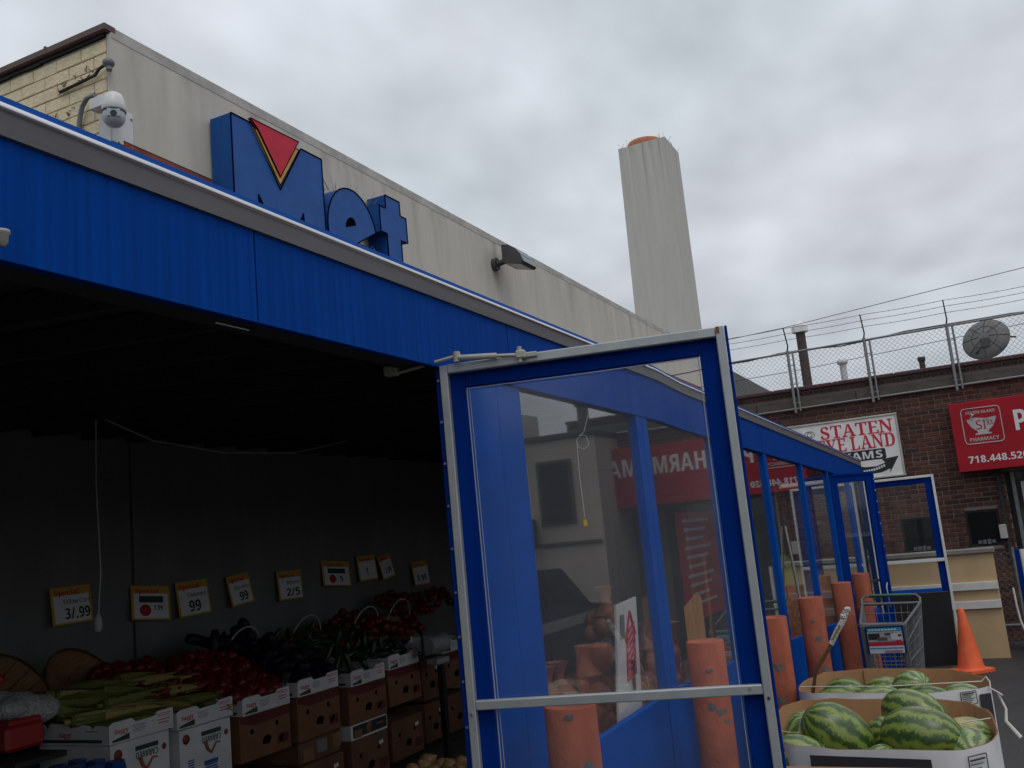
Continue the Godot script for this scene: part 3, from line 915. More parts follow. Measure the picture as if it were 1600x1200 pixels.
func near_door():
	var o = thing("swing_door", "near swing door with steel frame and clear vinyl standing open across the bollards", "door", Vector3(-1.6, 0, -2.857), 0.2155)
	var tp = 2.475
	door_part(o, "edge_strip", [[-0.022, -0.001, 0.06, tp - 0.012, -0.06, 0.012]], M.navy)
	door_part(o, "edge_strip", [[0.983, 0.992, 0.06, tp + 0.004, -0.06, 0.022]], M.navy)
	door_part(o, "frame_rail", [[0.0, 0.0285, 0.06, tp - 0.001, 0.001, 0.032]], M.galv)
	door_part(o, "frame_rail", [[0.953, 0.9815, 0.06, tp + 0.003, 0.0015, 0.0325]], M.galv)
	door_part(o, "frame_rail", [[0.029, 0.9525, tp - 0.031, tp + 0.001, 0.002, 0.032]], M.galv)
	door_part(o, "frame_rail", [[0.029, 0.9525, 1.311, 1.341, 0.002, 0.031]], M.galv)
	door_part(o, "frame_rail", [[0.029, 0.9525, 0.06, 0.095, 0.002, 0.031]], M.galv)
	door_part(o, "border", [[0.002, 0.082, 0.06, tp - 0.003, -0.028, 0.0]], M.navy)
	door_part(o, "border", [[0.893, 0.980, 0.06, tp - 0.003, -0.028, 0.0]], M.navy)
	door_part(o, "border", [[0.0825, 0.8925, tp - 0.082, tp - 0.004, -0.029, -0.001]], M.navy)
	door_part(o, "border", [[0.0825, 0.8925, 0.06, 0.14, -0.029, -0.001]], M.navy)
	var s = st()
	for q in [[0.0825, 0.14, 0.8925, tp - 0.082]]:
		for off in [-0.015]: quad(s, Vector3(q[0], q[1], off), Vector3(q[2], q[1], off), Vector3(q[2], q[3], off), Vector3(q[0], q[3], off), Vector3.BACK if off == -0.015 else Vector3.FORWARD)
	obj("vinyl_pane", s, M.vinyl, o)
	s = st()
	tube(s, [Vector3(0.088, 0.15, 0.001), Vector3(0.092, 1.25, 0.003), Vector3(0.086, tp - 0.09, 0.001)], 0.0022, 6)
	tube(s, [Vector3(0.096, 0.15, -0.004), Vector3(0.101, 1.05, -0.004), Vector3(0.094, tp - 0.09, -0.004)], 0.0015, 6)
	tube(s, [Vector3(0.086, tp - 0.088, 0.001), Vector3(0.5, tp - 0.09, 0.002), Vector3(0.888, tp - 0.087, 0.001)], 0.002, 6)
	tube(s, [Vector3(0.887, 0.15, 0.001), Vector3(0.884, 1.2, 0.002), Vector3(0.887, tp - 0.09, 0.001)], 0.0018, 6)
	obj("weld_bead", s, M.bead, o)
	for k in 15:
		s = st()
		var y = tp - 0.05 - k * 0.146
		tube(s, [Vector3(-0.011, y, 0.011), Vector3(-0.011, y, 0.0165)], 0.0048, 8)
		obj("screw", s, M.screw, o)
	for p in [[0.967, 1.30], [0.915, 1.333], [0.967, 1.09], [0.967, 0.95], [0.014, 1.30]]:
		s = st()
		tube(s, [Vector3(p[0], p[1], 0.031), Vector3(p[0], p[1], 0.036)], 0.005, 8)
		obj("screw", s, M.screw if p[0] < 0.95 else M.soffit, o)
	door_part(o, "rust_stain", [[0.954, 0.966, tp - 0.022, tp + 0.001, 0.0325, 0.0331]], M.rust, 0.0003)
	s = st()
	for y in [0.35, 1.25, 2.2]: tube(s, [Vector3(-0.012, y, -0.06), Vector3(-0.012, y + 0.1, -0.06)], 0.012, 8)
	obj("hinge", s, M.galv_dull, o)
	# closer: shoe under the beam, forearm, elbow, piston body, bracket on the top rail
	s = st()
	cbox(s, Vector3(-0.175, tp + 0.005, 0.03), Vector3(0.05, 0.035, 0.04), 0.005)
	obj("closer_shoe", s, M.closer, o)
	s = st()
	tube(s, [Vector3(-0.165, tp - 0.008, 0.035), Vector3(0.085, tp + 0.026, 0.045)], 0.006, 8)
	obj("closer_arm", s, M.closer, o)
	s = st()
	tube(s, [Vector3(0.072, tp + 0.003, 0.045), Vector3(0.072, tp + 0.038, 0.045)], 0.013, 12)
	obj("closer_elbow", s, M.closer, o)
	s = st()
	tube(s, [Vector3(0.078, tp + 0.015, 0.048), Vector3(0.215, tp + 0.004, 0.048)], 0.0105, 12)
	tube(s, [Vector3(0.205, tp + 0.004, 0.048), Vector3(0.30, tp - 0.004, 0.048)], 0.0065, 10)
	obj("closer_piston", s, M.closer, o)
	s = st()
	cbox(s, Vector3(0.30, tp - 0.003, 0.045), Vector3(0.035, 0.03, 0.026), 0.005)
	tube(s, [Vector3(0.296, tp - 0.03, 0.046), Vector3(0.296, tp + 0.025, 0.046)], 0.008, 10)
	cbox(s, Vector3(0.335, tp - 0.006, 0.038), Vector3(0.04, 0.018, 0.012), 0.003)
	obj("closer_bracket", s, M.closer, o)
	# thin cord with a tag hanging on the sheet
	var c = thing("knotted_string", "thin pale cord with a loop and yellow tag hanging on the clear vinyl", "cord", o.transform * Vector3(0.46, 2.2, 0.0))
	T = c.transform.affine_inverse() * o.transform
	s = st()
	var pts = [Vector3(0.50, 2.245, -0.008), Vector3(0.48, 2.19, -0.008), Vector3(0.452, 2.165, -0.008), Vector3(0.455, 2.14, -0.008), Vector3(0.475, 2.13, -0.008), Vector3(0.492, 2.145, -0.008), Vector3(0.485, 2.175, -0.008), Vector3(0.462, 2.18, -0.008)]
	tube(s, pts, 0.0008, 5)
	tube(s, [Vector3(0.452, 2.165, -0.008), Vector3(0.449, 2.05, -0.008), Vector3(0.452, 1.90, -0.008)], 0.0009, 5)
	obj("string", s, M.rope, c)
	s = st()
	cbox(s, Vector3(0.452, 1.885, -0.006), Vector3(0.012, 0.022, 0.003), 0.001)
	obj("tag", s, M.card_yellow, c)

func frame_door(o, W, H, mid, clear_to, mats, rails_front):
	door_part(o, "frame_rail", [[0.0, 0.035, clear_to, H, rails_front - 0.03, rails_front]], mats[0])
	door_part(o, "frame_rail", [[W - 0.03, W, 0.06, H, rails_front - 0.03, rails_front]], mats[0])
	door_part(o, "frame_rail", [[0.036, W - 0.031, H - 0.03, H, rails_front - 0.03, rails_front]], mats[0])
	door_part(o, "border", [[0.001, 0.11, clear_to, H - 0.004, -0.032, -0.001]], mats[1])
	door_part(o, "border", [[W - 0.115, W - 0.001, clear_to, H - 0.004, -0.032, -0.001]], mats[1])
	door_part(o, "border", [[0.111, W - 0.116, H - 0.10, H - 0.005, -0.033, -0.002]], mats[1])
	door_part(o, "border", [[0.111, W - 0.116, clear_to, clear_to + 0.045, -0.033, -0.002]], mats[2])
	var s = st()
	quad(s, Vector3(0.111, clear_to + 0.045, -0.02), Vector3(W - 0.116, clear_to + 0.045, -0.02), Vector3(W - 0.116, H - 0.1, -0.02), Vector3(0.111, H - 0.1, -0.02), Vector3.BACK)
	obj("vinyl_pane", s, M.pane, o)
	if mid > 0.0: door_part(o, "frame_rail", [[0.036, W - 0.031, mid - 0.02, mid + 0.02, rails_front - 0.03, rails_front]], mats[0])

func far_doors():
	# the farthest door: white frame, blue borders, black lower panel, standing across the end
	var o = thing("swing_door", "far swing door with pale frame, blue borders and black lower panel beside the cone", "door", Vector3(-1.19, -0.19, -12.86), 0.02)
	frame_door(o, 0.83, 2.36, 1.315, 0.93, [M.white_paint, M.navy, M.blue_trim], 0.03)
	T = Transform3D()
	var s = st()
	hexa(s, [Vector3(0.18, 0.04, -0.05), Vector3(0.775, 0.06, -0.05), Vector3(0.775, 0.06, 0.03), Vector3(0.18, 0.04, 0.03), Vector3(0.03, 0.925, -0.05), Vector3(0.80, 0.925, -0.05), Vector3(0.80, 0.925, 0.03), Vector3(0.03, 0.925, 0.03)])
	obj("lower_panel", s, M.black_panel, o)
	door_part(o, "edge_strip", [[-0.012, -0.001, 0.93, 2.36, -0.05, 0.0]], M.navy)
	# the blue door between, seen from its hinge side
	o = thing("swing_door", "blue framed swing door with a row of screws, ajar in front of the white door", "door", Vector3(-1.36, -0.12, -10.95), 0.82)
	frame_door(o, 0.62, 2.36, 0.0, 0.75, [M.navy, M.navy, M.navy], 0.012)
	for k in 12:
		s = st()
		var y = 2.27 - k * 0.125
		tube(s, [Vector3(0.605, y, 0.011), Vector3(0.605, y, 0.017)], 0.007, 6)
		obj("screw", s, M.screw, o)
	s = st()
	tube(s, [Vector3(0.56, 1.12, 0.02), Vector3(0.50, 1.08, 0.07), Vector3(0.50, 0.92, 0.08), Vector3(0.56, 0.86, 0.02)], 0.008, 8)
	obj("handle", s, M.galv, o)
	door_part(o, "lower_panel", [[0.001, 0.62, 0.06, 0.748, -0.03, 0.0]], M.navy)
	door_part(o, "crossbar", [[0.0, 0.6, 1.14, 1.165, -0.075, -0.05]], M.soffit)

# ---------------------------------------------------------------- bollards
func chip(s, r, ang, y, size, sd):
	var k = 11
	rng.seed = sd
	var ring = []
	for i in k:
		var a = TAUF * i / k
		var q = size * rng.randf_range(0.45, 1.1)
		var th = ang + cos(a) * q * 1.2 / r
		ring.append(Vector3(cos(th) * (r + 0.0012), y + sin(a) * q * 0.75, sin(th) * (r + 0.0012)))
	var c = Vector3(cos(ang) * (r + 0.0022), y, sin(ang) * (r + 0.0022))
	for i in k:
		tri(s, c, ring[i], ring[(i + 1) % k], Vector3(c.x, 0, c.z))

func bollards():
	var spec = [
		[-1.412, -3.258, 1.249, 0.095, "nearest fat orange bollard behind the lower left of the swing door", [[0.80, 0.86, 0.045], [0.92, 0.72, 0.03], [1.25, 1.22, 0.02], [0.65, 1.05, 0.03]]],
		[-1.325, -4.86, 1.257, 0.095, "orange bollard with a wood stub behind it, seen through the swing door", [[1.35, 0.95, 0.03], [0.85, 0.92, 0.028], [0.6, 0.87, 0.018], [1.3, 1.12, 0.02]]],
		[-1.25, -6.25, 1.215, 0.092, "orange bollard just right of the swing door with a wooden stake behind", [[1.45, 0.92, 0.045], [1.55, 0.72, 0.05], [0.7, 0.6, 0.02]]],
		[-1.271, -7.965, 1.18, 0.095, "orange bollard with two grey chips, right of the staked one", [[1.1, 0.86, 0.035], [0.95, 0.62, 0.045], [0.65, 0.58, 0.03], [1.4, 1.0, 0.02]]],
		[-1.215, -9.5, 1.17, 0.09, "orange bollard left of the grey shopping cart", [[1.2, 0.9, 0.02], [0.6, 0.45, 0.03]]],
		[-1.165, -10.75, 1.16, 0.088, "farthest orange bollard, behind the back of the shopping cart", [[1.15, 0.86, 0.04], [0.8, 0.55, 0.03]]]]
	var n = 0
	for b in spec:
		var gy = ground_y(b[1])
		var o = thing("bollard", b[4], "bollard", Vector3(b[0], gy, b[1]), 0.0, "orange steel bollards along the shed front")
		var h = b[2] - gy
		var s = st()
		var r = b[3]
		lathe(s, [Vector2(0.0, h - 0.006), Vector2(r - 0.012, h - 0.004), Vector2(r - 0.004, h), Vector2(r, h - 0.006), Vector2(r, h * 0.6), Vector2(r * 1.004, h * 0.3), Vector2(r, 0.0)], 32)
		obj("post", s, M.bollard, o)
		for q in b[5]:
			s = st()
			chip(s, r, q[0], q[1] - gy, q[2], 50 + n)
			n += 1
			obj("paint_chip", s, M.chip, o)
	rng.seed = 99

# ---------------------------------------------------------------- low yellow wall and gate
func yellow_wall():
	var o = thing("low_wall", "low yellow painted wall with two white boards and grey cap behind the cone", "wall", Vector3(0, -0.2, -13.75))
	wt(o)
	var s = st()
	box(s, Vector3(-2.9, 0.45, -13.78), Vector3(6.12, 1.35, 0.16))
	obj("wall_face", s, M.yellow_wall, o)
	s = st()
	for k in 4: cbox(s, Vector3(-0.585 - k * 1.54, 1.155, -13.77), Vector3(1.535, 0.06, 0.22), 0.008)
	obj("wall_cap", s, M.wall_cap, o)
	for b in [[0.715, 0.655], [0.48, 0.425]]:
		for k in 3:
			s = st()
			cbox(s, Vector3(-0.86 - k * 2.04, b[0], -13.68), Vector3(2.035, 0.10, 0.035), 0.004)
			obj("white_board", s, M.white_paint, o)
	# gate of chain link right of it
	o = thing("chain_link_gate", "narrow chain link gate between the yellow wall and the blue post", "gate", Vector3(0.3, -0.2, -14.4))
	wt(o)
	s = st()
	diamonds(s, Vector3(0.17, -0.12, -14.4), 0.27, 1.22, 0.045, 0.0022)
	tag(obj("chain_link_mesh", s, M.fence, o), "", "", "", "stuff")
	s = st()
	tube(s, [Vector3(0.17, 0.12, -14.4), Vector3(0.45, 0.12, -14.4)], 0.02, 8)
	obj("bottom_rail", s, M.conduit, o)
	s = st()
	tube(s, [Vector3(0.405, -0.2, -14.38), Vector3(0.405, 1.14, -14.38)], 0.022, 8)
	obj("steel_post", s, M.galv_dull, o)
	o = thing("gate_post", "dark blue square post beside the chain link gate", "post", Vector3(0.45, -0.2, -14.42))
	wt(o)
	s = st()
	cbox(s, Vector3(0.455, 0.45, -14.4), Vector3(0.055, 1.3, 0.06), 0.006)
	obj("post", s, M.navy, o)
	o = thing("gate_post", "pale grey round post right of the dark blue post", "post", Vector3(0.52, -0.2, -14.38))
	wt(o)
	s = st()
	tube(s, [Vector3(0.515, -0.2, -14.38), Vector3(0.515, 1.1, -14.38)], 0.03, 10)
	obj("post", s, M.sign_white, o)
	o = thing("hose", "white hose hanging in front of the blue gate post", "hose", Vector3(0.4, -0.2, -14.3))
	wt(o)
	s = st()
	tube(s, [Vector3(0.33, 0.62, -14.2), Vector3(0.335, 0.4, -14.2), Vector3(0.35, 0.2, -14.2), Vector3(0.39, 0.02, -14.2), Vector3(0.45, -0.12, -14.2)], 0.014, 8)
	obj("hose", s, M.sign_white, o)

func diamonds(s, at, W, H, p, r):       # chain link: zigzag wires woven side by side
	var n = int(W / p) + 1
	var m = int(H / p)
	for i in n:
		var pts = []
		for j in m + 1:
			var off = (j % 2) * p if i % 2 == 0 else (1 - j % 2) * p
			pts.append(at + Vector3(minf(i * p + off, W), j * p, 0.004 * (1 - 2 * (j % 2))))
		for j in m: tube(s, [pts[j], pts[j + 1]], r, 3, -1.0, false)

# ---------------------------------------------------------------- brick building at the end
func brick_building():
	var o = thing("brick_building", "flat roofed dark red brick building across the end of the lot", "building", Vector3(-0.8, -0.2, -15.3))
	wt(o)
	var Z = -15.3
	var s = st()
	for q in [[-4.4, -0.985, -0.75, 3.74], [-0.985, -0.515, -0.75, 1.105], [-0.985, -0.515, 1.62, 3.74], [-0.515, -0.10, -0.75, 3.74], [-0.10, 0.345, -0.75, 1.13], [-0.10, 0.345, 1.65, 3.74], [0.345, 0.5, -0.75, 3.74], [0.5, 2.9, 2.16, 3.74]]:
		box(s, Vector3((q[0] + q[1]) * 0.5, (q[2] + q[3]) * 0.5, Z - 0.088), Vector3(q[1] - q[0], q[3] - q[2], 0.16))
	var wall = obj("wall", s, M.mortar, o)
	s = st()
	box(s, Vector3(-0.7, 1.75, -20.0), Vector3(7.2, 3.9, 8.6))
	obj("roof", s, M.roof, o)
	T = Transform3D()
	var kinds = []
	for L in [0.194, 0.094]:
		var b = st()
		cbox(b, Vector3.ZERO, Vector3(L, 0.0535, 0.034), 0.004)
		b.generate_normals()
		kinds.append(b.commit())
	var wins = [[-0.975, -0.525, 1.115, 1.61], [-0.09, 0.335, 1.14, 1.64], [0.5, 3.2, -1.0, 2.2]]
	var parts = []
	var rest = []
	for i in 5:
		rest.append(st())
	wt(o)
	for row in 60:
		var y = -0.3 + row * 0.0677
		if y > 3.46 and y < 3.63: continue
		var header = row % 6 == 5
		var pitch = 0.107 if header else 0.2085
		var L = 0.094 if header else 0.194
		var x = -4.3 + (0.1 if row % 2 == 0 else 0.0)
		while x < 2.85:
			var cx = x + L * 0.5
			x += pitch
			var lo = cx - L * 0.5
			var hi = cx + L * 0.5
			for w in wins:
				if hi > w[0] and lo < w[1] and y + 0.03 > w[2] and y - 0.03 < w[3]:
					if lo < w[0] and w[0] - lo > hi - w[1]: hi = w[0] - 0.004
					else: lo = maxf(lo, w[1] + 0.004)
			if hi - lo < 0.025: continue
			var whole = hi - lo > L - 0.001
			var k = [0, 0, 1, 1, 2, 2, 3, 4][rng.randi() % 8]
			var pos = Vector3(cx, y, Z + rng.randf_range(-0.004, 0.003) - 0.012)
			var seen_here = cx > -0.80 and cx < 0.46 and y > 1.18 and y < 3.46 and not (cx > 0.0 and y > 2.25 and y < 3.15)
			seen_here = seen_here or (cx > -1.9 and cx <= -0.80 and y > 3.2 and y < 3.46) or (cx > -1.25 and cx <= -0.80 and y > 1.3 and y < 2.25)
			if seen_here and whole and parts.size() < 300: parts.append([kinds[1 if header else 0], pos, M.bricks[k]])
			else: box(rest[k], Vector3((lo + hi) * 0.5, pos.y, pos.z), Vector3(hi - lo, 0.0535, 0.034))
	for p in parts: inst("brick", p[0], wall, p[1] - o.position, Basis(), p[2])
	for i in 5: tag(obj("brick_field", rest[i], M.bricks[i], wall), "", "", "", "stuff")
	s = st()
	for k in 5: cbox(s, Vector3(-3.6 + k * 1.52, 3.545, Z + 0.01), Vector3(1.512, 0.15, 0.06), 0.006)
	obj("stone_band", s, M.tan_band, o)
	s = st()
	for k in 8: cbox(s, Vector3(-3.9 + k * 0.905, 3.775, Z - 0.06), Vector3(0.90, 0.055, 0.30), 0.01)
	obj("coping", s, M.red_coping, o)
	for w in [wins[0], wins[1]]:
		s = st()
		var c = Vector3((w[0] + w[1]) * 0.5, (w[2] + w[3]) * 0.5, Z - 0.055)
		var sz = Vector3(w[1] - w[0] + 0.02, w[3] - w[2] + 0.02, 0.05)
		cbox(s, c + Vector3(0, sz.y * 0.5 - 0.02, 0), Vector3(sz.x, 0.035, 0.07), 0.004)
		cbox(s, c - Vector3(0, sz.y * 0.5 - 0.02, 0), Vector3(sz.x, 0.035, 0.07), 0.004)
		for sg in [-1.0, 1.0]: cbox(s, c + Vector3(sg * (sz.x * 0.5 - 0.018), 0, 0.002), Vector3(0.035, sz.y - 0.07, 0.068), 0.004)
		var wf = obj("window", s, M.black_panel, o)
		s = st()
		quad(s, c + Vector3(-sz.x * 0.5, -sz.y * 0.5, 0.026), c + Vector3(sz.x * 0.5, -sz.y * 0.5, 0.026), c + Vector3(sz.x * 0.5, sz.y * 0.5, 0.026), c + Vector3(-sz.x * 0.5, sz.y * 0.5, 0.026), Vector3.BACK)
		obj("glass", s, M.dark_glass, wf)
		s = st()
		for q in 4: cbox(s, c + Vector3(-0.08 + q * 0.06, -sz.y * 0.5 + 0.06, 0.05), Vector3(0.05, 0.05 + 0.012 * (q % 3), 0.02), 0.004)
		obj("clutter", s, M.cart, wf)
	# dark store entrance under the red sign
	s = st()
	box(s, Vector3(1.9, 1.0, -17.2), Vector3(2.9, 2.6, 0.05))
	box(s, Vector3(0.47, 1.0, -16.3), Vector3(0.05, 2.6, 1.75))
	obj("entrance_recess", s, M.black_panel, o)
	s = st()
	for x in [0.60, 1.55, 2.45]: cbox(s, Vector3(x, 0.95, -15.42), Vector3(0.055, 2.4, 0.08), 0.004)
	var ef = obj("entrance_frame", s, M.galv_dull, o)
	s = st()
	for x in [1.075, 2.0]: quad(s, Vector3(x - 0.44, -0.2, -15.42), Vector3(x + 0.44, -0.2, -15.42), Vector3(x + 0.44, 2.18, -15.42), Vector3(x - 0.44, 2.18, -15.42), Vector3.BACK)
	obj("entrance_glass", s, M.pane, ef)
	s = st()
	cbox(s, Vector3(0.72, 1.55, -15.5), Vector3(0.05, 0.9, 0.03), 0.003)
	obj("white_stile", s, M.sign_white, ef)
	s = st()
	cbox(s, Vector3(0.415, 1.55, -15.27), Vector3(0.06, 1.3, 0.05), 0.006)
	obj("downpipe", s, M.soffit, o)
	s = st()
	cbox(s, Vector3(0.36, 1.32, -15.25), Vector3(0.10, 0.20, 0.06), 0.008)
	tag(obj("meter_box", s, M.sign_frame, o), "small pale meter box on the brick wall")
	# things on the roof
	for f in [["vent_pipe", "tall brown flue pipe with a pointed white cap on the brick roof", -2.36, 5.22, 0.085, M.flue_brown, 1], ["vent_pipe", "short pale vent pipe with a white cap, middle of the three on the brick roof", -1.70, 4.48, 0.06, M.cam_white, 2], ["vent_pipe", "stubby black vent pipe on the brick roof left of the dish", -0.38, 4.33, 0.05, M.soffit, 3]]:
		var v = thing(f[0], f[1], "vent", Vector3(f[2], 3.7, -18.0), 0.0, "")
		s = st()
		tube(s, [Vector3(0, -0.02, 0), Vector3(0, f[3] - 3.7, 0)], f[4], 14)
		obj("pipe", s, f[5], v)
		s = st()
		var h = f[3] - 3.7
		if f[6] == 1: lathe(s, [Vector2(0.09, h - 0.06), Vector2(0.15, h - 0.05), Vector2(0.15, h + 0.07), Vector2(0.0, h + 0.2)], 6, Vector3.ZERO, Basis(), false)
		elif f[6] == 2: lathe(s, [Vector2(0.07, h - 0.03), Vector2(0.095, h - 0.02), Vector2(0.095, h + 0.06), Vector2(0.0, h + 0.075)], 12)
		else: lathe(s, [Vector2(0.05, h - 0.05), Vector2(0.065, h - 0.04), Vector2(0.065, h + 0.03), Vector2(0.0, h + 0.035)], 12)
		obj("cap", s, M.sign_white if f[6] < 3 else M.soffit, v)
	var d = thing("satellite_dish", "grey round satellite dish seen from behind over the brick parapet", "dish", Vector3(0.66, 3.75, -17.0))
	var B = Basis(Vector3(1, 0, 0), 0.0)
	var n = Vector3(-0.28, 0.38, 0.88).normalized()
	var u = Vector3.UP.cross(n).normalized()
	B = Basis(u, n, u.cross(n))
	var c0 = Vector3(-0.02, 0.60, 0.0)
	s = st()
	lathe(s, [Vector2(0.0, 0.10), Vector2(0.10, 0.095), Vector2(0.20, 0.075), Vector2(0.30, 0.035), Vector2(0.365, 0.0), Vector2(0.37, -0.012), Vector2(0.355, -0.01), Vector2(0.28, 0.02), Vector2(0.15, 0.065), Vector2(0.0, 0.08)], 32, c0, B)
	obj("reflector", s, M.dish, d)
	s = st()
	for k in 8:
		var a = TAUF * k / 8
		var pp = []
		for q in [[0.08, 0.100], [0.2, 0.079], [0.3, 0.039], [0.36, 0.006]]: pp.append(c0 + B * Vector3(cos(a) * q[0], q[1], sin(a) * q[0]))
		tube(s, pp, 0.006, 5)
	var ring = []
	for k in 25:
		var a = TAUF * k / 24
		ring.append(c0 + B * Vector3(cos(a) * 0.2, 0.078, sin(a) * 0.2))
	tube(s, ring, 0.005, 5)
	obj("ribs", s, M.dish_rib, d)
	s = st()
	cbox(s, c0 + n * 0.13 + Vector3(0.02, -0.12, 0), Vector3(0.14, 0.16, 0.09), 0.01)
	tube(s, [Vector3(0.02, 0.0, 0.1), c0 + n * 0.12 + Vector3(0.02, -0.14, 0)], 0.035, 10)
	tube(s, [c0 + n * 0.11 + Vector3(0.02, -0.12, 0), c0 + n * 0.11 + Vector3(-0.16, -0.26, 0.0)], 0.02, 8)
	obj("mount", s, M.dish_rib, d)
	s = st()
	tube(s, [c0 + Vector3(0.34, -0.02, 0), c0 + Vector3(0.44, -0.03, -0.05)], 0.015, 8)
	obj("side_arm", s, M.dish_rib, d)
	white_sign()
	red_sign()

func white_sign():
	var o = thing("eye_sign", "white wall sign with red serif words and a black arrow on the brick wall", "sign", Vector3(-1.7, 2.73, -15.27))
	wt(o)
	var s = st()
	cbox(s, Vector3(-1.72, 2.725, -15.23), Vector3(1.82, 0.90, 0.05), 0.006)
	obj("board", s, M.sign_white, o)
	s = st()
	for q in [[-1.72, 3.185, 1.87, 0.03], [-1.72, 2.265, 1.87, 0.03]]: cbox(s, Vector3(q[0], q[1], -15.225), Vector3(q[2], q[3], 0.07), 0.006)
	for x in [-0.805, -2.635]: cbox(s, Vector3(x, 2.725, -15.225), Vector3(0.03, 0.885, 0.069), 0.006)
	obj("frame", s, M.sign_frame, o)
	var B = Basis()
	var q = func(x, y): return Vector3(x, y, -15.203) - o.position
	txt(o, "lettering", "STATEN", "serif_bold", Vector2(1.05, 0.195), q.call(-1.39, 3.025), B, M.ink_red)
	txt(o, "lettering", "EYE LAND", "serif_bold", Vector2(1.13, 0.205), q.call(-1.43, 2.815), B, M.ink_red)
	s = st()
	rounded(s, Vector3(-1.42, 2.615, -15.2035), 0.80, 0.16, 0.03)
	obj("black_label", s, M.ink_black, o)
	txt(o, "lettering", "EXAMS", "bold", Vector2(0.68, 0.112), Vector3(-1.41, 2.615, -15.2015) - o.position, B, M.ink_white, 0.002)
	s = st()
	var ar = PackedVector2Array([Vector2(-1.52, 2.50), Vector2(-1.35, 2.44), Vector2(-1.18, 2.435), Vector2(-1.05, 2.475), Vector2(-1.09, 2.53), Vector2(-0.85, 2.555), Vector2(-1.01, 2.31), Vector2(-0.99, 2.38), Vector2(-1.12, 2.335), Vector2(-1.32, 2.33), Vector2(-1.52, 2.38)])
	prism(s, ar, Vector3(0, 0, -15.2025), Vector3(1, 0, 0), Vector3(0, 1, 0), 0.001)
	obj("arrow", s, M.ink_black, o)
	s = st()
	for k in 9: cbox(s, Vector3(-1.36 + k * 0.036, 2.375 + 0.0009 * k * k, -15.2022), Vector3(0.026, 0.035, 0.002), 0.0005)
	obj("small_print", s, M.ink_white, o)
	s = st()
	for e in [[0.075, 0.05], [0.035, 0.035]]:
		var pts = []
		for k in 21: pts.append(Vector3(-2.08 + cos(TAUF * k / 20) * e[0], 3.03 + sin(TAUF * k / 20) * e[1], -15.204))
		tube(s, pts, 0.004, 4)
	obj("eye_drawing", s, M.ink_black, o)

func rounded(s, c, W, H, r, d = 0.001):
	var p = PackedVector2Array()
	for q in [[1, 1, 0], [-1, 1, 1], [-1, -1, 2], [1, -1, 3]]:
		for k in 6:
			var a = PI * 0.5 * (q[2] + k / 5.0)
			p.append(Vector2(q[0] * (W * 0.5 - r) + cos(a) * r, q[1] * (H * 0.5 - r) + sin(a) * r))
	prism(s, p, c, Vector3(1, 0, 0), Vector3(0, 1, 0), d)

func rounded_line(s, c, W, H, r, t):
	var p = []
	for q in [[1, 1, 0], [-1, 1, 1], [-1, -1, 2], [1, -1, 3]]:
		for k in 6:
			var a = PI * 0.5 * (q[2] + k / 5.0)
			p.append(c + Vector3(q[0] * (W * 0.5 - r) + cos(a) * r, q[1] * (H * 0.5 - r) + sin(a) * r, 0))
	p.append(p[0])
	for i in p.size() - 1: tube(s, [p[i], p[i + 1]], t, 5)

func red_sign():
	var o = thing("pharmacy_sign", "big red box sign with white pharmacy lettering on the brick building", "sign", Vector3(1.3, 2.7, -15.2))
	wt(o)
	var s = st()
	cbox(s, Vector3(1.33, 2.695, -15.10), Vector3(2.8, 0.99, 0.31), 0.008)
	obj("box", s, M.pharm_red, o)
	var B = Basis()
	var z = -14.944
	s = st()
	rounded_line(s, Vector3(0.325, 2.835, z), 0.50, 0.505, 0.05, 0.008)
	obj("logo_outline", s, M.silver_print, o)
	var at = func(x, y): return Vector3(x, y, z + 0.001) - o.position
	txt(o, "lettering", "STATEN ISLAND", "bold", Vector2(0.375, 0.042), at.call(0.325, 3.028), B, M.silver_print)
	txt(o, "lettering", "PHARMACY", "bold", Vector2(0.375, 0.052), at.call(0.325, 2.643), B, M.silver_print)
	s = st()
	var bowl = PackedVector2Array([Vector2(0.135, 2.93), Vector2(0.25, 2.955), Vector2(0.38, 2.93), Vector2(0.515, 2.945), Vector2(0.505, 2.90), Vector2(0.46, 2.81), Vector2(0.40, 2.76), Vector2(0.39, 2.735), Vector2(0.43, 2.72), Vector2(0.43, 2.705), Vector2(0.22, 2.705), Vector2(0.22, 2.72), Vector2(0.26, 2.735), Vector2(0.25, 2.76), Vector2(0.19, 2.81), Vector2(0.145, 2.89)])
	prism(s, bowl, Vector3(0, 0, z), Vector3(1, 0, 0), Vector3(0, 1, 0), 0.001)
	tube(s, [Vector3(0.19, 2.93, z), Vector3(0.215, 2.985, z)], 0.012, 6)
	ball(s, Vector3(0.22, 2.99, z), 0.022, 8)
	obj("mortar_bowl", s, M.silver_print, o)
	txt(o, "lettering", "SI", "regular", Vector2(0.13, 0.13), at.call(0.31, 2.845), B, M.pharm_red)
	txt(o, "lettering", "Rx", "serif", Vector2(0.085, 0.08), at.call(0.425, 2.875), B, M.pharm_red)
	txt(o, "lettering", "PHARMACY", "bold", Vector2(1.75, 0.29), at.call(1.61, 2.85), B, M.ink_white)
	txt(o, "lettering", "718.448.520", "bold", Vector2(0.76, 0.102), at.call(0.455, 2.36), B, M.ink_white)

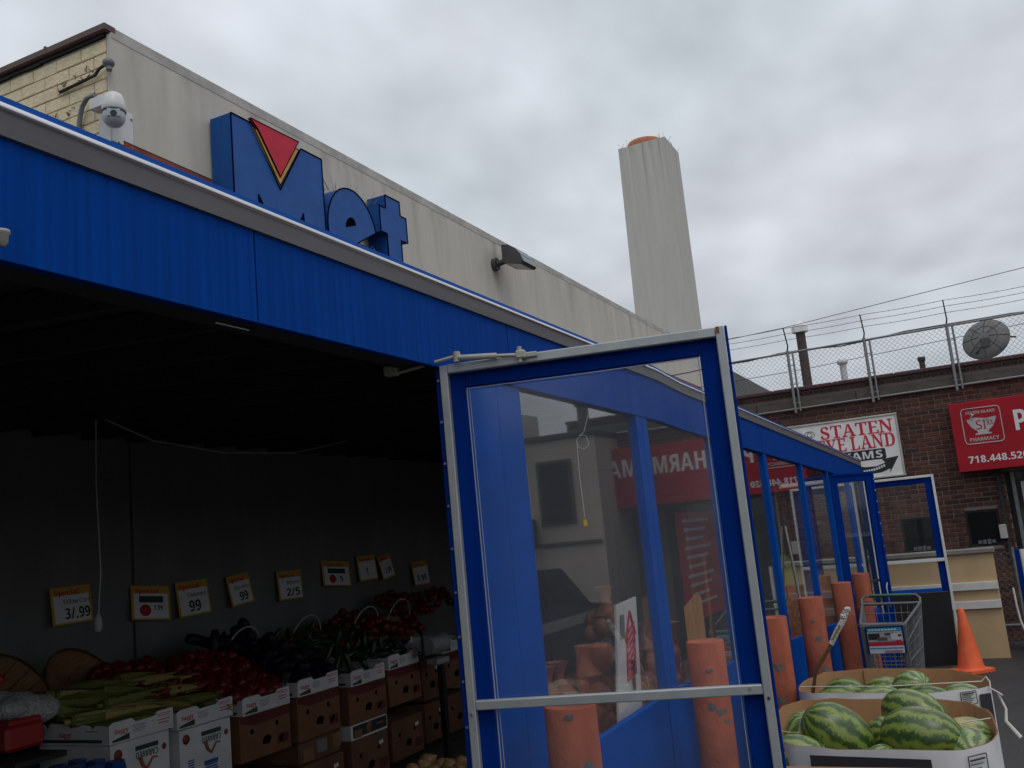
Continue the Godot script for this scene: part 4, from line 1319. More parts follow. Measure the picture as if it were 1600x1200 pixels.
# ---------------------------------------------------------------- fence with barbed wire on the brick parapet
func roof_fence():
	var o = thing("roof_fence", "chain link fence with leaning barbed wire arms along the brick parapet", "fence", Vector3(-1, 3.4, -15.2))
	wt(o)
	var Z = -15.2
	var s = st()
	diamonds(s, Vector3(-3.5, 3.46, Z), 5.6, 0.90, 0.0375, 0.0021)
	tag(obj("chain_link_mesh", s, M.wire, o), "", "", "", "stuff")
	for y in [3.455, 4.355]:
		s = st()
		tube(s, [Vector3(-3.6, y, Z - 0.01), Vector3(2.2, y + 0.03, Z - 0.01)], 0.0165, 8)
		obj("rail", s, M.fence, o)
	for x in [-3.35, -2.23, -1.075, 0.09, 1.25]:
		s = st()
		tube(s, [Vector3(x, 3.40, Z + 0.005), Vector3(x, 4.40, Z + 0.005)], 0.023, 8)
		obj("post", s, M.fence, o)
		s = st()
		tube(s, [Vector3(x + 0.075, 3.42, Z + 0.005), Vector3(x + 0.075, 4.36, Z + 0.005)], 0.015, 8)
		obj("tension_bar", s, M.fence, o)
		s = st()
		for y in [3.55, 3.85, 4.15]: tube(s, [Vector3(x - 0.035, y, Z + 0.012), Vector3(x + 0.10, y, Z + 0.012)], 0.007, 6)
		obj("clamp", s, M.galv_dull, o)
		s = st()
		tube(s, [Vector3(x, 4.39, Z), Vector3(x + 0.02, 4.47, Z + 0.01), Vector3(x + 0.01, 4.74, Z + 0.16)], 0.014, 6, 0.010)
		obj("barb_arm", s, M.barb, o)
	for k in 3:
		s = st()
		var f = [0.35, 0.68, 0.98][k]
		var pts = []
		for i in 29:
			var x = -3.7 + i * 0.21
			pts.append(Vector3(x, 4.47 + 0.27 * f - 0.012 * sin(PI * fposmod(x + 3.35, 1.16) / 1.16), Z + 0.01 + 0.15 * f))
		tube(s, pts, 0.0035, 4)
		for i in 28:
			var p = pts[i].lerp(pts[i + 1], 0.5)
			tube(s, [p - Vector3(0.004, 0.012, 0), p + Vector3(0.004, 0.012, 0)], 0.002, 3)
		obj("barbed_wire", s, M.barb, o)
	var w = thing("overhead_cable", "sagging black cable behind the roof fence", "cable", Vector3(-1, 4.4, -16.0))
	wt(w)
	s = st()
	var pts = []
	for i in 20:
		var x = -5.5 + i * 0.5
		pts.append(Vector3(x, 4.55 + 0.014 * x - 0.05 * sin(PI * fposmod(x, 2.6) / 2.6) + 0.02 * sin(i * 2.1), -16.0))
	tube(s, pts, 0.011, 6)
	obj("cable", s, M.barb, w)
	w = thing("overhead_cable", "upper thin wire slanting up to the right over the roof fence", "cable", Vector3(-1, 5.2, -17.0))
	wt(w)
	s = st()
	tube(s, [Vector3(-6.5, 4.98, -17.0), Vector3(-2.5, 5.12, -17.0), Vector3(1.5, 5.42, -17.0), Vector3(6.0, 5.85, -17.0)], 0.006, 5)
	obj("cable", s, M.barb, w)
	w = thing("overhead_cable", "lower thin wire slanting up to the right behind the roof fence", "cable", Vector3(-1, 4.5, -19.0))
	wt(w)
	s = st()
	tube(s, [Vector3(-7.0, 4.55, -19.0), Vector3(-2.5, 4.62, -19.0), Vector3(2.0, 4.85, -19.0)], 0.006, 5)
	obj("cable", s, M.barb, w)

# ---------------------------------------------------------------- melon bins
func bin_box(called_label, rim, rim_y, at):
	var o = thing("melon_bin", called_label, "bin", at, 0.0, "cardboard melon bins on the lot")
	wt(o)
	var r = []
	for p in rim: r.append(Vector2(p[0], p[1]))
	for it in 2:
		var q = []
		for i in r.size():
			var a = r[i]
			var b = r[(i + 1) % r.size()]
			q.append(a.lerp(b, 0.18))
			q.append(a.lerp(b, 0.82))
		r = q
	var c = Vector2.ZERO
	for p in r: c += p / r.size()
	var wob = []
	for i in r.size(): wob.append(rng.randf_range(-0.006, 0.006))
	var so = st()
	var si = st()
	so.set_smooth_group(2)
	si.set_smooth_group(2)
	for i in r.size():
		var j = (i + 1) % r.size()
		var a = r[i]
		var b = r[j]
		var n = Vector3(a.x + b.x - 2 * c.x, 0, a.y + b.y - 2 * c.y)
		var a2 = a + (a - c).normalized() * 0.009
		var b2 = b + (b - c).normalized() * 0.009
		var ya = rim_y + wob[i]
		var yb = rim_y + wob[j]
		quad(so, Vector3(a2.x, 0.0, a2.y), Vector3(b2.x, 0.0, b2.y), Vector3(b2.x, yb, b2.y), Vector3(a2.x, ya, a2.y), n)
		quad(si, Vector3(a.x, 0.0, a.y), Vector3(b.x, 0.0, b.y), Vector3(b.x, yb, b.y), Vector3(a.x, ya, a.y), -n)
		quad(si, Vector3(a.x, ya, a.y), Vector3(b.x, yb, b.y), Vector3(b2.x, yb, b2.y), Vector3(a2.x, ya, a2.y), Vector3.UP)
		tri(si, Vector3(a.x, 0.3, a.y), Vector3(b.x, 0.3, b.y), Vector3(c.x, 0.3, c.y), Vector3.UP)
	obj("outer_wall", so, M.box_white, o)
	obj("inner_wall", si, M.kraft, o)
	return o

func melon_tex(sd, light):
	var W = 384
	var H = 192
	var f = FastNoiseLite.new()
	f.seed = sd
	f.frequency = 1.0
	f.fractal_octaves = 4
	var g = FastNoiseLite.new()
	g.seed = sd + 5
	g.frequency = 3.5
	g.fractal_octaves = 3
	var img = Image.create(W, H, false, Image.FORMAT_RGB8)
	var pale = Color(0.185, 0.25, 0.045) if light == 0 else Color(0.26, 0.33, 0.115)
	var dark = Color(0.022, 0.062, 0.012) if light == 0 else Color(0.052, 0.115, 0.032)
	for j in H:
		var v = PI * (j + 0.5) / H
		for i in W:
			var a = TAUF * i / W
			var p = Vector3(cos(a) * sin(v), cos(v) * 1.6, sin(a) * sin(v))
			var n = f.get_noise_3dv(p * 1.4)
			var m = g.get_noise_3dv(p * 2.2)
			var st_ = 0.5 + 0.5 * sin(a * 11.0 + n * 2.2 + m * 1.1)
			var fn_ = g.get_noise_3dv(p * 7.0)
			var k = smoothstep(0.12, 0.80, st_ + m * 0.5 + fn_ * 0.35)
			var c = pale.lerp(dark, k)
			c = c.lerp(pale, clampf(m * 0.5, 0.0, 0.35))
			var spot = smoothstep(0.55, 0.85, cos(a - 1.2) * sin(v)) * (0.7 if light == 2 else 0.12)
			c = c.lerp(Color(0.42, 0.33, 0.11), clampf(spot + spot * n, 0.0, 1.0))
			var pole = smoothstep(0.97, 0.998, absf(cos(v)))
			c = c.lerp(Color(0.16, 0.17, 0.06), pole * 0.6)
			img.set_pixel(i, j, c.linear_to_srgb())
	return ImageTexture.create_from_image(img)

func melon_mesh(tex):
	var m = StandardMaterial3D.new()
	m.albedo_texture = tex
	m.roughness = 0.32
	m.clearcoat_enabled = true
	m.clearcoat = 0.15
	var s = SurfaceTool.new()
	s.begin(Mesh.PRIMITIVE_TRIANGLES)
	var n = 28
	var h = 18
	for j in h:
		for i in n:
			var q = []
			for e in [[i, j], [i + 1, j], [i + 1, j + 1], [i, j + 1]]:
				var a = TAUF * e[0] / n
				var v = PI * e[1] / h
				var rr = pow(sin(v), 0.86) if sin(v) > 0.0001 else 0.0
				q.append([Vector3(cos(v), cos(a) * rr, sin(a) * rr), Vector2(float(e[0]) / n, float(e[1]) / h)])
			for t in [[0, 1, 2], [0, 2, 3]]:
				var A = q[t[0]]
				var Bv = q[t[1]]
				var C = q[t[2]]
				if (Bv[0] - A[0]).cross(C[0] - A[0]).length() < 1e-7: continue
				var flip = (Bv[0] - A[0]).cross(C[0] - A[0]).dot(A[0] + Bv[0] + C[0]) > 0.0
				for e in ([A, C, Bv] if flip else [A, Bv, C]):
					s.set_uv(e[1])
					s.set_smooth_group(0)
					s.add_vertex(e[0])
	s.generate_normals()
	s.set_material(m)
	return s.commit()

func bins():
	var front = bin_box("front cardboard bin of large watermelons with a black printed panel", [[-1.165, -5.66], [-1.10, -5.90], [-1.01, -5.955], [-0.225, -5.90], [-0.075, -5.56], [-0.05, -4.93], [-0.26, -4.69], [-0.93, -4.77], [-1.06, -5.0]], 0.76, Vector3(-0.6, 0, -5.3))
	var back = bin_box("back cardboard bin of smaller watermelons with white rope across its rim", [[-1.13, -6.16], [-1.135, -6.52], [-1.015, -6.90], [-0.30, -6.845], [-0.085, -6.47], [-0.06, -6.17], [-0.30, -5.985], [-1.03, -6.02]], 0.78, Vector3(-0.6, 0, -6.4))
	# print on the outside of the front bin: a black panel, a small boxed notice
	wt(front)
	var zf = func(x): return -4.69 + (x + 0.26) * 0.119 + 0.0135
	var s = st()
	quad(s, Vector3(-0.86, 0.56, zf.call(-0.86)), Vector3(-0.33, 0.56, zf.call(-0.33)), Vector3(-0.33, 0.728, zf.call(-0.33)), Vector3(-0.86, 0.728, zf.call(-0.86)), Vector3.BACK)
	obj("black_print", s, M.box_print, front)
	for b in [[front, Vector3(-0.155, 0.66, -4.797), 0.11, 0.13], [back, Vector3(-0.185, 0.735, -6.062), 0.10, 0.07]]:
		wt(b[0])
		s = st()
		var u = Vector3(0.66, 0, -0.75).normalized() if b[0] == front else Vector3(0.79, 0, -0.61).normalized()
		var nrm = u.cross(Vector3.UP) * -1.0
		nrm = Vector3(-u.z, 0, u.x)
		if nrm.z < 0: nrm = -nrm
		var c = b[1] + nrm * 0.012
		for r in 2:
			var e = [c - u * b[2] * 0.5 - Vector3(0, b[3] * 0.5, 0), c + u * b[2] * 0.5 - Vector3(0, b[3] * 0.5, 0), c + u * b[2] * 0.5 + Vector3(0, b[3] * 0.5, 0), c - u * b[2] * 0.5 + Vector3(0, b[3] * 0.5, 0)]
			for i in 4: tube(s, [e[i], e[(i + 1) % 4]], 0.0022, 4)
		for k in 6:
			var y = c.y + b[3] * (0.36 - k * 0.14)
			tube(s, [Vector3(c.x, y, c.z) - u * b[2] * 0.40, Vector3(c.x, y, c.z) + u * b[2] * (0.40 - 0.12 * (k % 3))], 0.004 if k == 0 else 0.0018, 4)
		obj("printed_notice", s, M.box_print, b[0])
	wt(back)
	s = st()
	quad(s, Vector3(-0.125, 0.60, -6.118), Vector3(-0.055, 0.60, -6.175), Vector3(-0.055, 0.745, -6.175), Vector3(-0.125, 0.745, -6.118), Vector3(0.6, 0, 0.8))
	T = T * Transform3D(Basis(), Vector3(0.012, 0, 0.012))
	s = st()
	quad(s, Vector3(-0.135, 0.58, -6.11), Vector3(-0.075, 0.58, -6.16), Vector3(-0.075, 0.745, -6.16), Vector3(-0.135, 0.745, -6.11), Vector3(0.6, 0, 0.8))
	obj("black_print", s, M.box_print, back)
	# creases inside
	for b in [[back, [[-0.82, -6.875], [-0.45, -6.86], [-0.235, -6.76]], 0.78], [front, [[-0.15, -5.74]], 0.76]]:
		wt(b[0])
		s = st()
		for p in b[1]: tube(s, [Vector3(p[0], 0.4, p[1] + 0.004), Vector3(p[0], b[2] - 0.01, p[1] + 0.004)], 0.004, 4)
		obj("crease", s, M.kraft_dark, b[0])
	# melons
	var meshes = [melon_mesh(melon_tex(3, 0)), melon_mesh(melon_tex(8, 1)), melon_mesh(melon_tex(14, 2)), melon_mesh(melon_tex(21, 0))]
	var list = [
		[Vector3(-0.775, 0.74, -5.10), 0.185, 0.145, Vector3(0.75, -0.62, -0.25), 0, "big dark watermelon leaning at the left front of the front bin"],
		[Vector3(-0.385, 0.735, -5.09), 0.19, 0.142, Vector3(0.98, -0.05, 0.2), 0, "biggest watermelon, lying across the right front of the front bin"],
		[Vector3(-0.43, 0.765, -5.46), 0.17, 0.125, Vector3(0.9, -0.25, 0.4), 3, "watermelon on top behind the biggest one in the front bin"],
		[Vector3(-0.985, 0.665, -5.36), 0.15, 0.115, Vector3(0.25, 0.9, 0.3), 2, "upright watermelon with a tan spot at the left of the front bin"],
		[Vector3(-0.955, 0.655, -4.96), 0.16, 0.12, Vector3(0.9, 0.0, 0.35), 1, "pale green watermelon in the near left corner of the front bin"],
		[Vector3(-0.575, 0.66, -5.36), 0.14, 0.115, Vector3(0.3, 0.5, 0.8), 3, "half hidden watermelon in the gap between the two big ones"],
		[Vector3(-0.575, 0.58, -5.02), 0.14, 0.115, Vector3(0.4, 0.9, 0.1), 1, "low watermelon wedged between the two big front ones"],
		[Vector3(-0.22, 0.645, -5.40), 0.15, 0.115, Vector3(0.9, 0.3, 0.1), 2, "watermelon with a tan ground spot at the right of the front bin"],
		[Vector3(-0.19, 0.655, -5.10), 0.15, 0.12, Vector3(0.15, 0.1, 0.98), 1, "watermelon showing its striped end at the right of the front bin"],
		[Vector3(-0.76, 0.55, -4.89), 0.14, 0.11, Vector3(0.95, 0.1, 0.2), 1, "low watermelon against the near wall of the front bin"],
		[Vector3(-0.42, 0.54, -4.86), 0.14, 0.105, Vector3(0.98, 0.0, 0.1), 0, "low watermelon under the biggest one by the near wall"],
		[Vector3(-0.895, 0.70, -6.40), 0.135, 0.105, Vector3(0.95, 0.15, 0.2), 3, "dark watermelon at the back left of the back bin"],
		[Vector3(-0.90, 0.69, -6.16), 0.15, 0.10, Vector3(0.98, 0.0, 0.15), 0, "watermelon by the near left wall of the back bin"],
		[Vector3(-0.655, 0.705, -6.42), 0.13, 0.10, Vector3(0.95, 0.1, 0.3), 3, "dark watermelon second from left in the back row of the back bin"],
		[Vector3(-0.665, 0.70, -6.12), 0.155, 0.10, Vector3(0.98, 0.1, 0.1), 1, "pale striped watermelon in the near middle of the back bin"],
		[Vector3(-0.49, 0.745, -6.33), 0.13, 0.105, Vector3(0.6, 0.3, 0.75), 1, "tallest watermelon standing proud in the middle of the back bin"],
		[Vector3(-0.36, 0.67, -6.22), 0.14, 0.10, Vector3(0.9, -0.3, 0.1), 3, "smooth dark watermelon right of the tallest one in the back bin"],
		[Vector3(-0.22, 0.675, -6.32), 0.125, 0.095, Vector3(0.95, 0.1, 0.2), 1, "small bright watermelon at the right of the back bin"],
		[Vector3(-0.67, 0.52, -5.55), 0.17, 0.13, Vector3(0.9, 0.0, 0.4), 0, "deep lying watermelon at the back wall of the front bin"],
		[Vector3(-0.78, 0.55, -6.62), 0.15, 0.12, Vector3(0.9, 0.0, 0.4), 1, "deep lying watermelon at the back left wall of the back bin"],
		[Vector3(-0.42, 0.55, -6.60), 0.15, 0.12, Vector3(0.9, 0.1, -0.4), 0, "deep lying watermelon at the back right wall of the back bin"]]
	for m in list:
		var x = m[3].normalized()
		var y = (Vector3.UP - x * x.y).normalized() if absf(x.y) < 0.95 else Vector3.BACK
		y = (y - x * x.dot(y)).normalized()
		var z = x.cross(y)
		var rot = rng.randf() * 0.0 + rng.randf_range(0.0, TAUF)
		if m[4] == 2: rot = -0.5
		var B = Basis(x, y, z) * Basis(Vector3.RIGHT, rot)
		B = Basis(B.x * m[1], B.y * m[2], B.z * m[2])
		var o = inst("watermelon", meshes[m[4]], null, m[0], B)
		tag(o, m[5], "watermelon", "watermelons heaped in the two bins")
	# rope over the back bin, string at the front one
	var o = thing("rope", "white rope stretched across the rim of the back melon bin with hanging ends", "rope", Vector3(-0.6, 0.78, -6.1))
	wt(o)
	s = st()
	tube(s, [Vector3(-1.12, 0.79, -6.20), Vector3(-0.6, 0.795, -6.13), Vector3(-0.10, 0.80, -6.20)], 0.0035, 6)
	tube(s, [Vector3(-0.10, 0.80, -6.20), Vector3(-0.075, 0.825, -6.20), Vector3(-0.06, 0.80, -6.19), Vector3(-0.062, 0.765, -6.18), Vector3(-0.03, 0.75, -6.15), Vector3(-0.005, 0.735, -6.12)], 0.005, 6)
	tube(s, [Vector3(-0.03, 0.75, -6.15), Vector3(0.0, 0.66, -6.13), Vector3(-0.01, 0.60, -6.10), Vector3(0.05, 0.52, -6.06)], 0.006, 6, 0.012)
	obj("rope", s, M.rope, o)
	o = thing("rope", "thin white string over the rim of the front melon bin", "string", Vector3(-0.6, 0.76, -5.3))
	wt(o)
	s = st()
	tube(s, [Vector3(-0.27, 0.745, -5.28), Vector3(-0.16, 0.765, -5.30), Vector3(-0.075, 0.77, -5.34)], 0.003, 5)
	tube(s, [Vector3(-1.09, 0.78, -5.05), Vector3(-1.0, 0.755, -5.1), Vector3(-0.9, 0.75, -5.12)], 0.002, 5)
	obj("string", s, M.rope, o)
	# stick with a plastic-wrapped tip standing in the back bin
	o = thing("wrapped_stick", "slanting stick with a plastic wrapped tip standing in the back melon bin", "stick", Vector3(-1.1, 0.3, -6.5))
	wt(o)
	s = st()
	tube(s, [Vector3(-1.17, 0.5, -6.62), Vector3(-1.07, 0.83, -6.52), Vector3(-0.92, 1.03, -6.5)], 0.010, 8, 0.013)
	obj("stick", s, M.stick, o)
	s = st()
	tube(s, [Vector3(-0.945, 1.00, -6.5), Vector3(-0.90, 1.075, -6.497), Vector3(-0.855, 1.14, -6.5), Vector3(-0.825, 1.20, -6.5)], 0.017, 9, 0.022)
	ball(s, Vector3(-0.815, 1.212, -6.5), 0.022, 8, Vector3(1.1, 0.9, 0.9))
	ball(s, Vector3(-0.845, 1.17, -6.495), 0.023, 8)
	obj("plastic_wrap", s, M.film, o)
	s = st()
	tube(s, [Vector3(-0.93, 1.03, -6.485), Vector3(-0.87, 1.12, -6.478)], 0.007, 6)
	obj("gold_label", s, M.film_gold, o)
	# board edge at the bottom of the picture, and a caster by the door
	o = thing("display_table", "orange brown wooden table top in front of the melon bins", "table", Vector3(-0.6, 0, -4.1))
	wt(o)
	s = st()
	cbox(s, Vector3(-0.54, 0.775, -3.83), Vector3(0.72, 0.025, 0.95), 0.008)
	obj("table_top", s, M.plywood, o)
	for p in [[-0.85, -4.25], [-0.24, -4.25], [-0.85, -3.42], [-0.24, -3.42]]:
		s = st()
		cbox(s, Vector3(p[0], 0.38, p[1]), Vector3(0.05, 0.762, 0.05), 0.005)
		obj("leg", s, M.plywood, o)

# ---------------------------------------------------------------- shopping cart, cone
func cart_and_cone():
	var o = thing("shopping_cart", "grey shopping cart with an advert plate on its front beside the bollards", "shopping cart", Vector3(-0.86, -0.08, -9.45))
	wt(o)
	var f0 = [Vector3(-1.035, 0.835, -8.98), Vector3(-0.675, 0.815, -8.98), Vector3(-0.575, 0.905, -9.92), Vector3(-1.10, 0.915, -9.92)]
	var b0 = [Vector3(-1.0, 0.33, -9.08), Vector3(-0.71, 0.33, -9.08), Vector3(-0.63, 0.30, -9.8), Vector3(-1.05, 0.30, -9.8)]
	var s = st()
	for i in 4:
		tube(s, [f0[i], f0[(i + 1) % 4]], 0.013, 8)
		tube(s, [b0[i], b0[(i + 1) % 4]], 0.009, 8)
		tube(s, [f0[i], b0[i]], 0.020 if i < 2 else 0.012, 8)
	obj("basket_frame", s, M.cart, o)
	s = st()
	for i in 4:
		var j = (i + 1) % 4
		var n = 9 if i % 2 == 0 else 20
		for k in range(1, n):
			var t = float(k) / n
			tube(s, [f0[i].lerp(f0[j], t), b0[i].lerp(b0[j], t)], 0.0035, 4, -1.0, false)
		for k in range(1, 7):
			var t = k / 7.0
			tube(s, [f0[i].lerp(b0[i], t), f0[j].lerp(b0[j], t)], 0.005 if k % 3 == 0 else 0.0035, 4, -1.0, false)
	for k in range(1, 12):
		tube(s, [b0[0].lerp(b0[3], k / 12.0), b0[1].lerp(b0[2], k / 12.0)], 0.0035, 4, -1.0, false)
	tag(obj("basket_grid", s, M.cart_wire, o), "", "", "", "stuff")
	s = st()
	for x in [-1.02, -0.695]: cbox(s, Vector3(x, 0.60, -9.015), Vector3(0.05, 0.46, 0.025), 0.006, Basis(Vector3.RIGHT, 0.19))
	cbox(s, Vector3(-0.857, 0.81, -8.975), Vector3(0.34, 0.05, 0.025), 0.006)
	for q in [0.15, 0.5, 0.85]: tube(s, [f0[1].lerp(f0[2], q), b0[1].lerp(b0[2], q)], 0.010, 6)
	tube(s, [f0[1].lerp(b0[1], 0.35), f0[2].lerp(b0[2], 0.2)], 0.010, 6)
	tube(s, [f0[1].lerp(b0[1], 0.7), f0[2].lerp(b0[2], 0.65)], 0.010, 6)
	obj("front_panel", s, M.cart, o)
	s = st()
	tube(s, [f0[3], Vector3(-1.105, 0.955, -9.98), Vector3(-1.07, 0.985, -10.0), Vector3(-0.61, 0.975, -10.0), Vector3(-0.575, 0.945, -9.98), f0[2]], 0.0135, 8)
	obj("handle", s, M.cart, o)
	s = st()
	tube(s, [Vector3(-1.03, 0.985, -10.0), Vector3(-0.65, 0.976, -10.0)], 0.0165, 8)
	obj("handle_grip", s, M.cart_green, o)
	s = st()
	for x in [-1.0, -0.66]:
		tube(s, [Vector3(x, 0.31, -9.75), Vector3(x, 0.10, -9.85), Vector3(x * 0.98 - 0.01, 0.10, -9.15)], 0.012, 8)
	obj("chassis", s, M.cart_wire, o)
	for p in [Vector3(-1.0, -0.02, -9.82), Vector3(-0.66, -0.02, -9.82), Vector3(-0.98, -0.02, -9.2), Vector3(-0.70, -0.02, -9.2)]:
		s = st()
		tube(s, [p - Vector3(0.014, 0, 0), p + Vector3(0.014, 0, 0)], 0.06, 14)
		cbox(s, p + Vector3(0, 0.075, 0), Vector3(0.035, 0.10, 0.03), 0.004)
		obj("wheel", s, M.rubber, o)
	# child seat flap and the advert
	s = st()
	cbox(s, Vector3(-0.845, 0.695, -8.972), Vector3(0.312, 0.235, 0.012), 0.01, Basis(Vector3.RIGHT, 0.12))
	var ad = obj("advert_plate", s, M.navy_dark, o)
	var P = Transform3D(Basis(Vector3.RIGHT, 0.12).scaled_local(Vector3(1.19, 0.96, 1.0)), Vector3(-0.845, 0.695, -8.972))
	var bits = [[0.0, 0.095, 0.24, 0.03, Color(0.03, 0.28, 0.45)], [0.0, 0.032, 0.24, 0.094, Color(0.35, 0.36, 0.38)], [0.0, -0.033, 0.24, 0.034, Color(0.45, 0.02, 0.04)], [0.0, -0.085, 0.24, 0.066, Color(0.50, 0.54, 0.58)], [0.0, -0.073, 0.23, 0.014, Color(0.06, 0.25, 0.45)], [0.09, -0.02, 0.035, 0.032, Color(0.5, 0.02, 0.03)], [-0.075, 0.035, 0.08, 0.055, Color(0.025, 0.025, 0.03)], [-0.02, 0.012, 0.07, 0.03, Color(0.12, 0.08, 0.06)], [0.03, 0.055, 0.06, 0.02, Color(0.06, 0.06, 0.07)], [0.075, 0.03, 0.07, 0.06, Color(0.55, 0.55, 0.56)], [0.10, 0.04, 0.02, 0.02, Color(0.03, 0.03, 0.03)], [0.045, -0.1, 0.12, 0.018, Color(0.45, 0.15, 0.17)]]
	for i in bits.size():
		s = st()
		wt(o)
		T = T * P
		var b = bits[i]
		cbox(s, Vector3(b[0], b[1], 0.0065 + 0.0006 * i), Vector3(b[2], b[3], 0.001), 0.0003)
		obj("printed_patch", s, mt(b[4], 0.4), ad)
	for r in [[0.1, 0.40], [-0.1, 0.3]]:
		wt(o)
		T = T * P
		s = st()
		for k in 9: cbox(s, Vector3(-0.10 + k * 0.022, 0.095, 0.0145), Vector3(0.015, 0.012, 0.0006), 0.0002)
	obj("printed_line", s, M.ink_white, ad)
	# cone
	o = thing("traffic_cone", "worn orange traffic cone in front of the yellow wall", "traffic cone", Vector3(-0.286, -0.165, -12.55))
	s = st()
	var wob = FastNoiseLite.new()
	wob.frequency = 0.02
	lathe(s, [Vector2(0.0, 0.725), Vector2(0.030, 0.725), Vector2(0.034, 0.715), Vector2(0.08, 0.44), Vector2(0.143, 0.07), Vector2(0.16, 0.045), Vector2(0.175, 0.035)], 28, Vector3(0, 0, 0), Basis(Vector3.BACK, 0.02), true, wob)
	obj("cone_body", s, M.cone, o)
	s = st()
	var ring = PackedVector2Array()
	for k in 20:
		var a = TAUF * k / 20
		ring.append(Vector2(cos(a), sin(a)) * (0.215 + 0.028 * cos(a * 4.0) + rng.randf_range(-0.008, 0.008)))
	prism(s, ring, Vector3(0, 0.038, 0), Vector3(1, 0, 0), Vector3(0, 0, -1), 0.034)
	obj("base", s, M.cone, o)

# ---------------------------------------------------------------- produce display
func tray(label, z0, z1, y, x = -4.5, d = 0.62):
	var o = thing("produce_tray", label, "tray", Vector3(x - d * 0.5, y, -(z0 + z1) * 0.5), 0.0, "white printed produce trays along the display")
	var L = z1 - z0
	var h = 0.118
	var t = 0.008
	var s = st()
	# front wall with a dip in its rim, facing +x
	var dip = PackedVector2Array([Vector2(-L * 0.5, 0), Vector2(L * 0.5, 0), Vector2(L * 0.5, h), Vector2(L * 0.24, h * 0.97), Vector2(L * 0.20, h * 0.80), Vector2(-L * 0.10, h * 0.78), Vector2(-L * 0.16, h * 0.98), Vector2(-L * 0.44, h * 0.98), Vector2(-L * 0.5, h * 0.85)])
	prism(s, dip, Vector3(d * 0.5, 0, 0), Vector3(0, 0, -1), Vector3(0, 1, 0), t)
	obj("front_wall", s, M.box_white, o)
	s = st()
	prism(s, dip, Vector3(-d * 0.5 + t, 0, 0), Vector3(0, 0, -1), Vector3(0, 1, 0), t)
	obj("back_wall", s, M.box_white, o)
	for sg in [-1.0, 1.0]:
		s = st()
		var teeth = PackedVector2Array([Vector2(-d * 0.5 + t, 0), Vector2(d * 0.5 - t, 0), Vector2(d * 0.5 - t, h * 0.85), Vector2(d * 0.35, h * 0.88), Vector2(d * 0.31, h * 0.70), Vector2(d * 0.27, h * 0.88), Vector2(d * 0.1, h), Vector2(d * 0.06, h * 0.75), Vector2(d * 0.02, h * 0.95), Vector2(-d * 0.18, h), Vector2(-d * 0.22, h * 0.72), Vector2(-d * 0.26, h * 0.98), Vector2(-d * 0.5 + t, h * 0.9)])
		prism(s, teeth, Vector3(0, 0, sg * L * 0.5 - (t if sg < 0 else 0.0) + (t if sg < 0 else 0.0)), Vector3(1, 0, 0), Vector3(0, 1, 0), t)
		obj("side_wall", s, M.box_white, o)
	s = st()
	box(s, Vector3(0, 0.004, 0), Vector3(d - 0.02, 0.006, L - 0.02))
	obj("tray_floor", s, M.box_white, o)
	var fx0 = d * 0.5 + 0.0012
	s = st()
	quad(s, Vector3(fx0, 0.008, L * 0.46), Vector3(fx0, 0.020, L * 0.46), Vector3(fx0, 0.042, L * 0.20), Vector3(fx0, 0.008, L * 0.20), Vector3.RIGHT)
	quad(s, Vector3(d * 0.42, 0.012, L * 0.5 + 0.0012), Vector3(-d * 0.47, 0.012, L * 0.5 + 0.0012), Vector3(-d * 0.47, 0.030, L * 0.5 + 0.0012), Vector3(d * 0.42, 0.030, L * 0.5 + 0.0012), Vector3.BACK)
	tag(obj("green_print", s, M.green_print, o), "", "", "", "stuff")
	txt(o, "lettering", "Saggy", "serif_bold", Vector2(0.10, 0.034), Vector3(fx0, 0.058, L * 0.32), FACE_X, M.ink_red, 0.001)
	txt(o, "lettering", "Saggy", "serif_bold", Vector2(0.10, 0.034), Vector3(0.0, 0.050, L * 0.5 + 0.0016), Basis(), M.ink_red, 0.001)
	s = st()
	for k in 4: box(s, Vector3(fx0, 0.072 - k * 0.011, L * 0.05), Vector3(0.001, 0.004, 0.10 - 0.02 * (k % 2)))
	for k in 2: box(s, Vector3(d * 0.3 * (1 - 2 * k) , 0.075, L * 0.5 + 0.0012), Vector3(0.10, 0.006, 0.001))
	tag(obj("grey_print", s, M.grey_print, o), "", "", "", "stuff")
	s = st()
	for k in 4: box(s, Vector3(fx0, 0.098 - (k * 0.011 if k < 2 else k * 0.017), -L * 0.34), Vector3(0.001, 0.006 if k > 1 else 0.004, 0.11 - 0.012 * k))
	tag(obj("red_print", s, M.ink_red, o), "", "", "", "stuff")
	return o

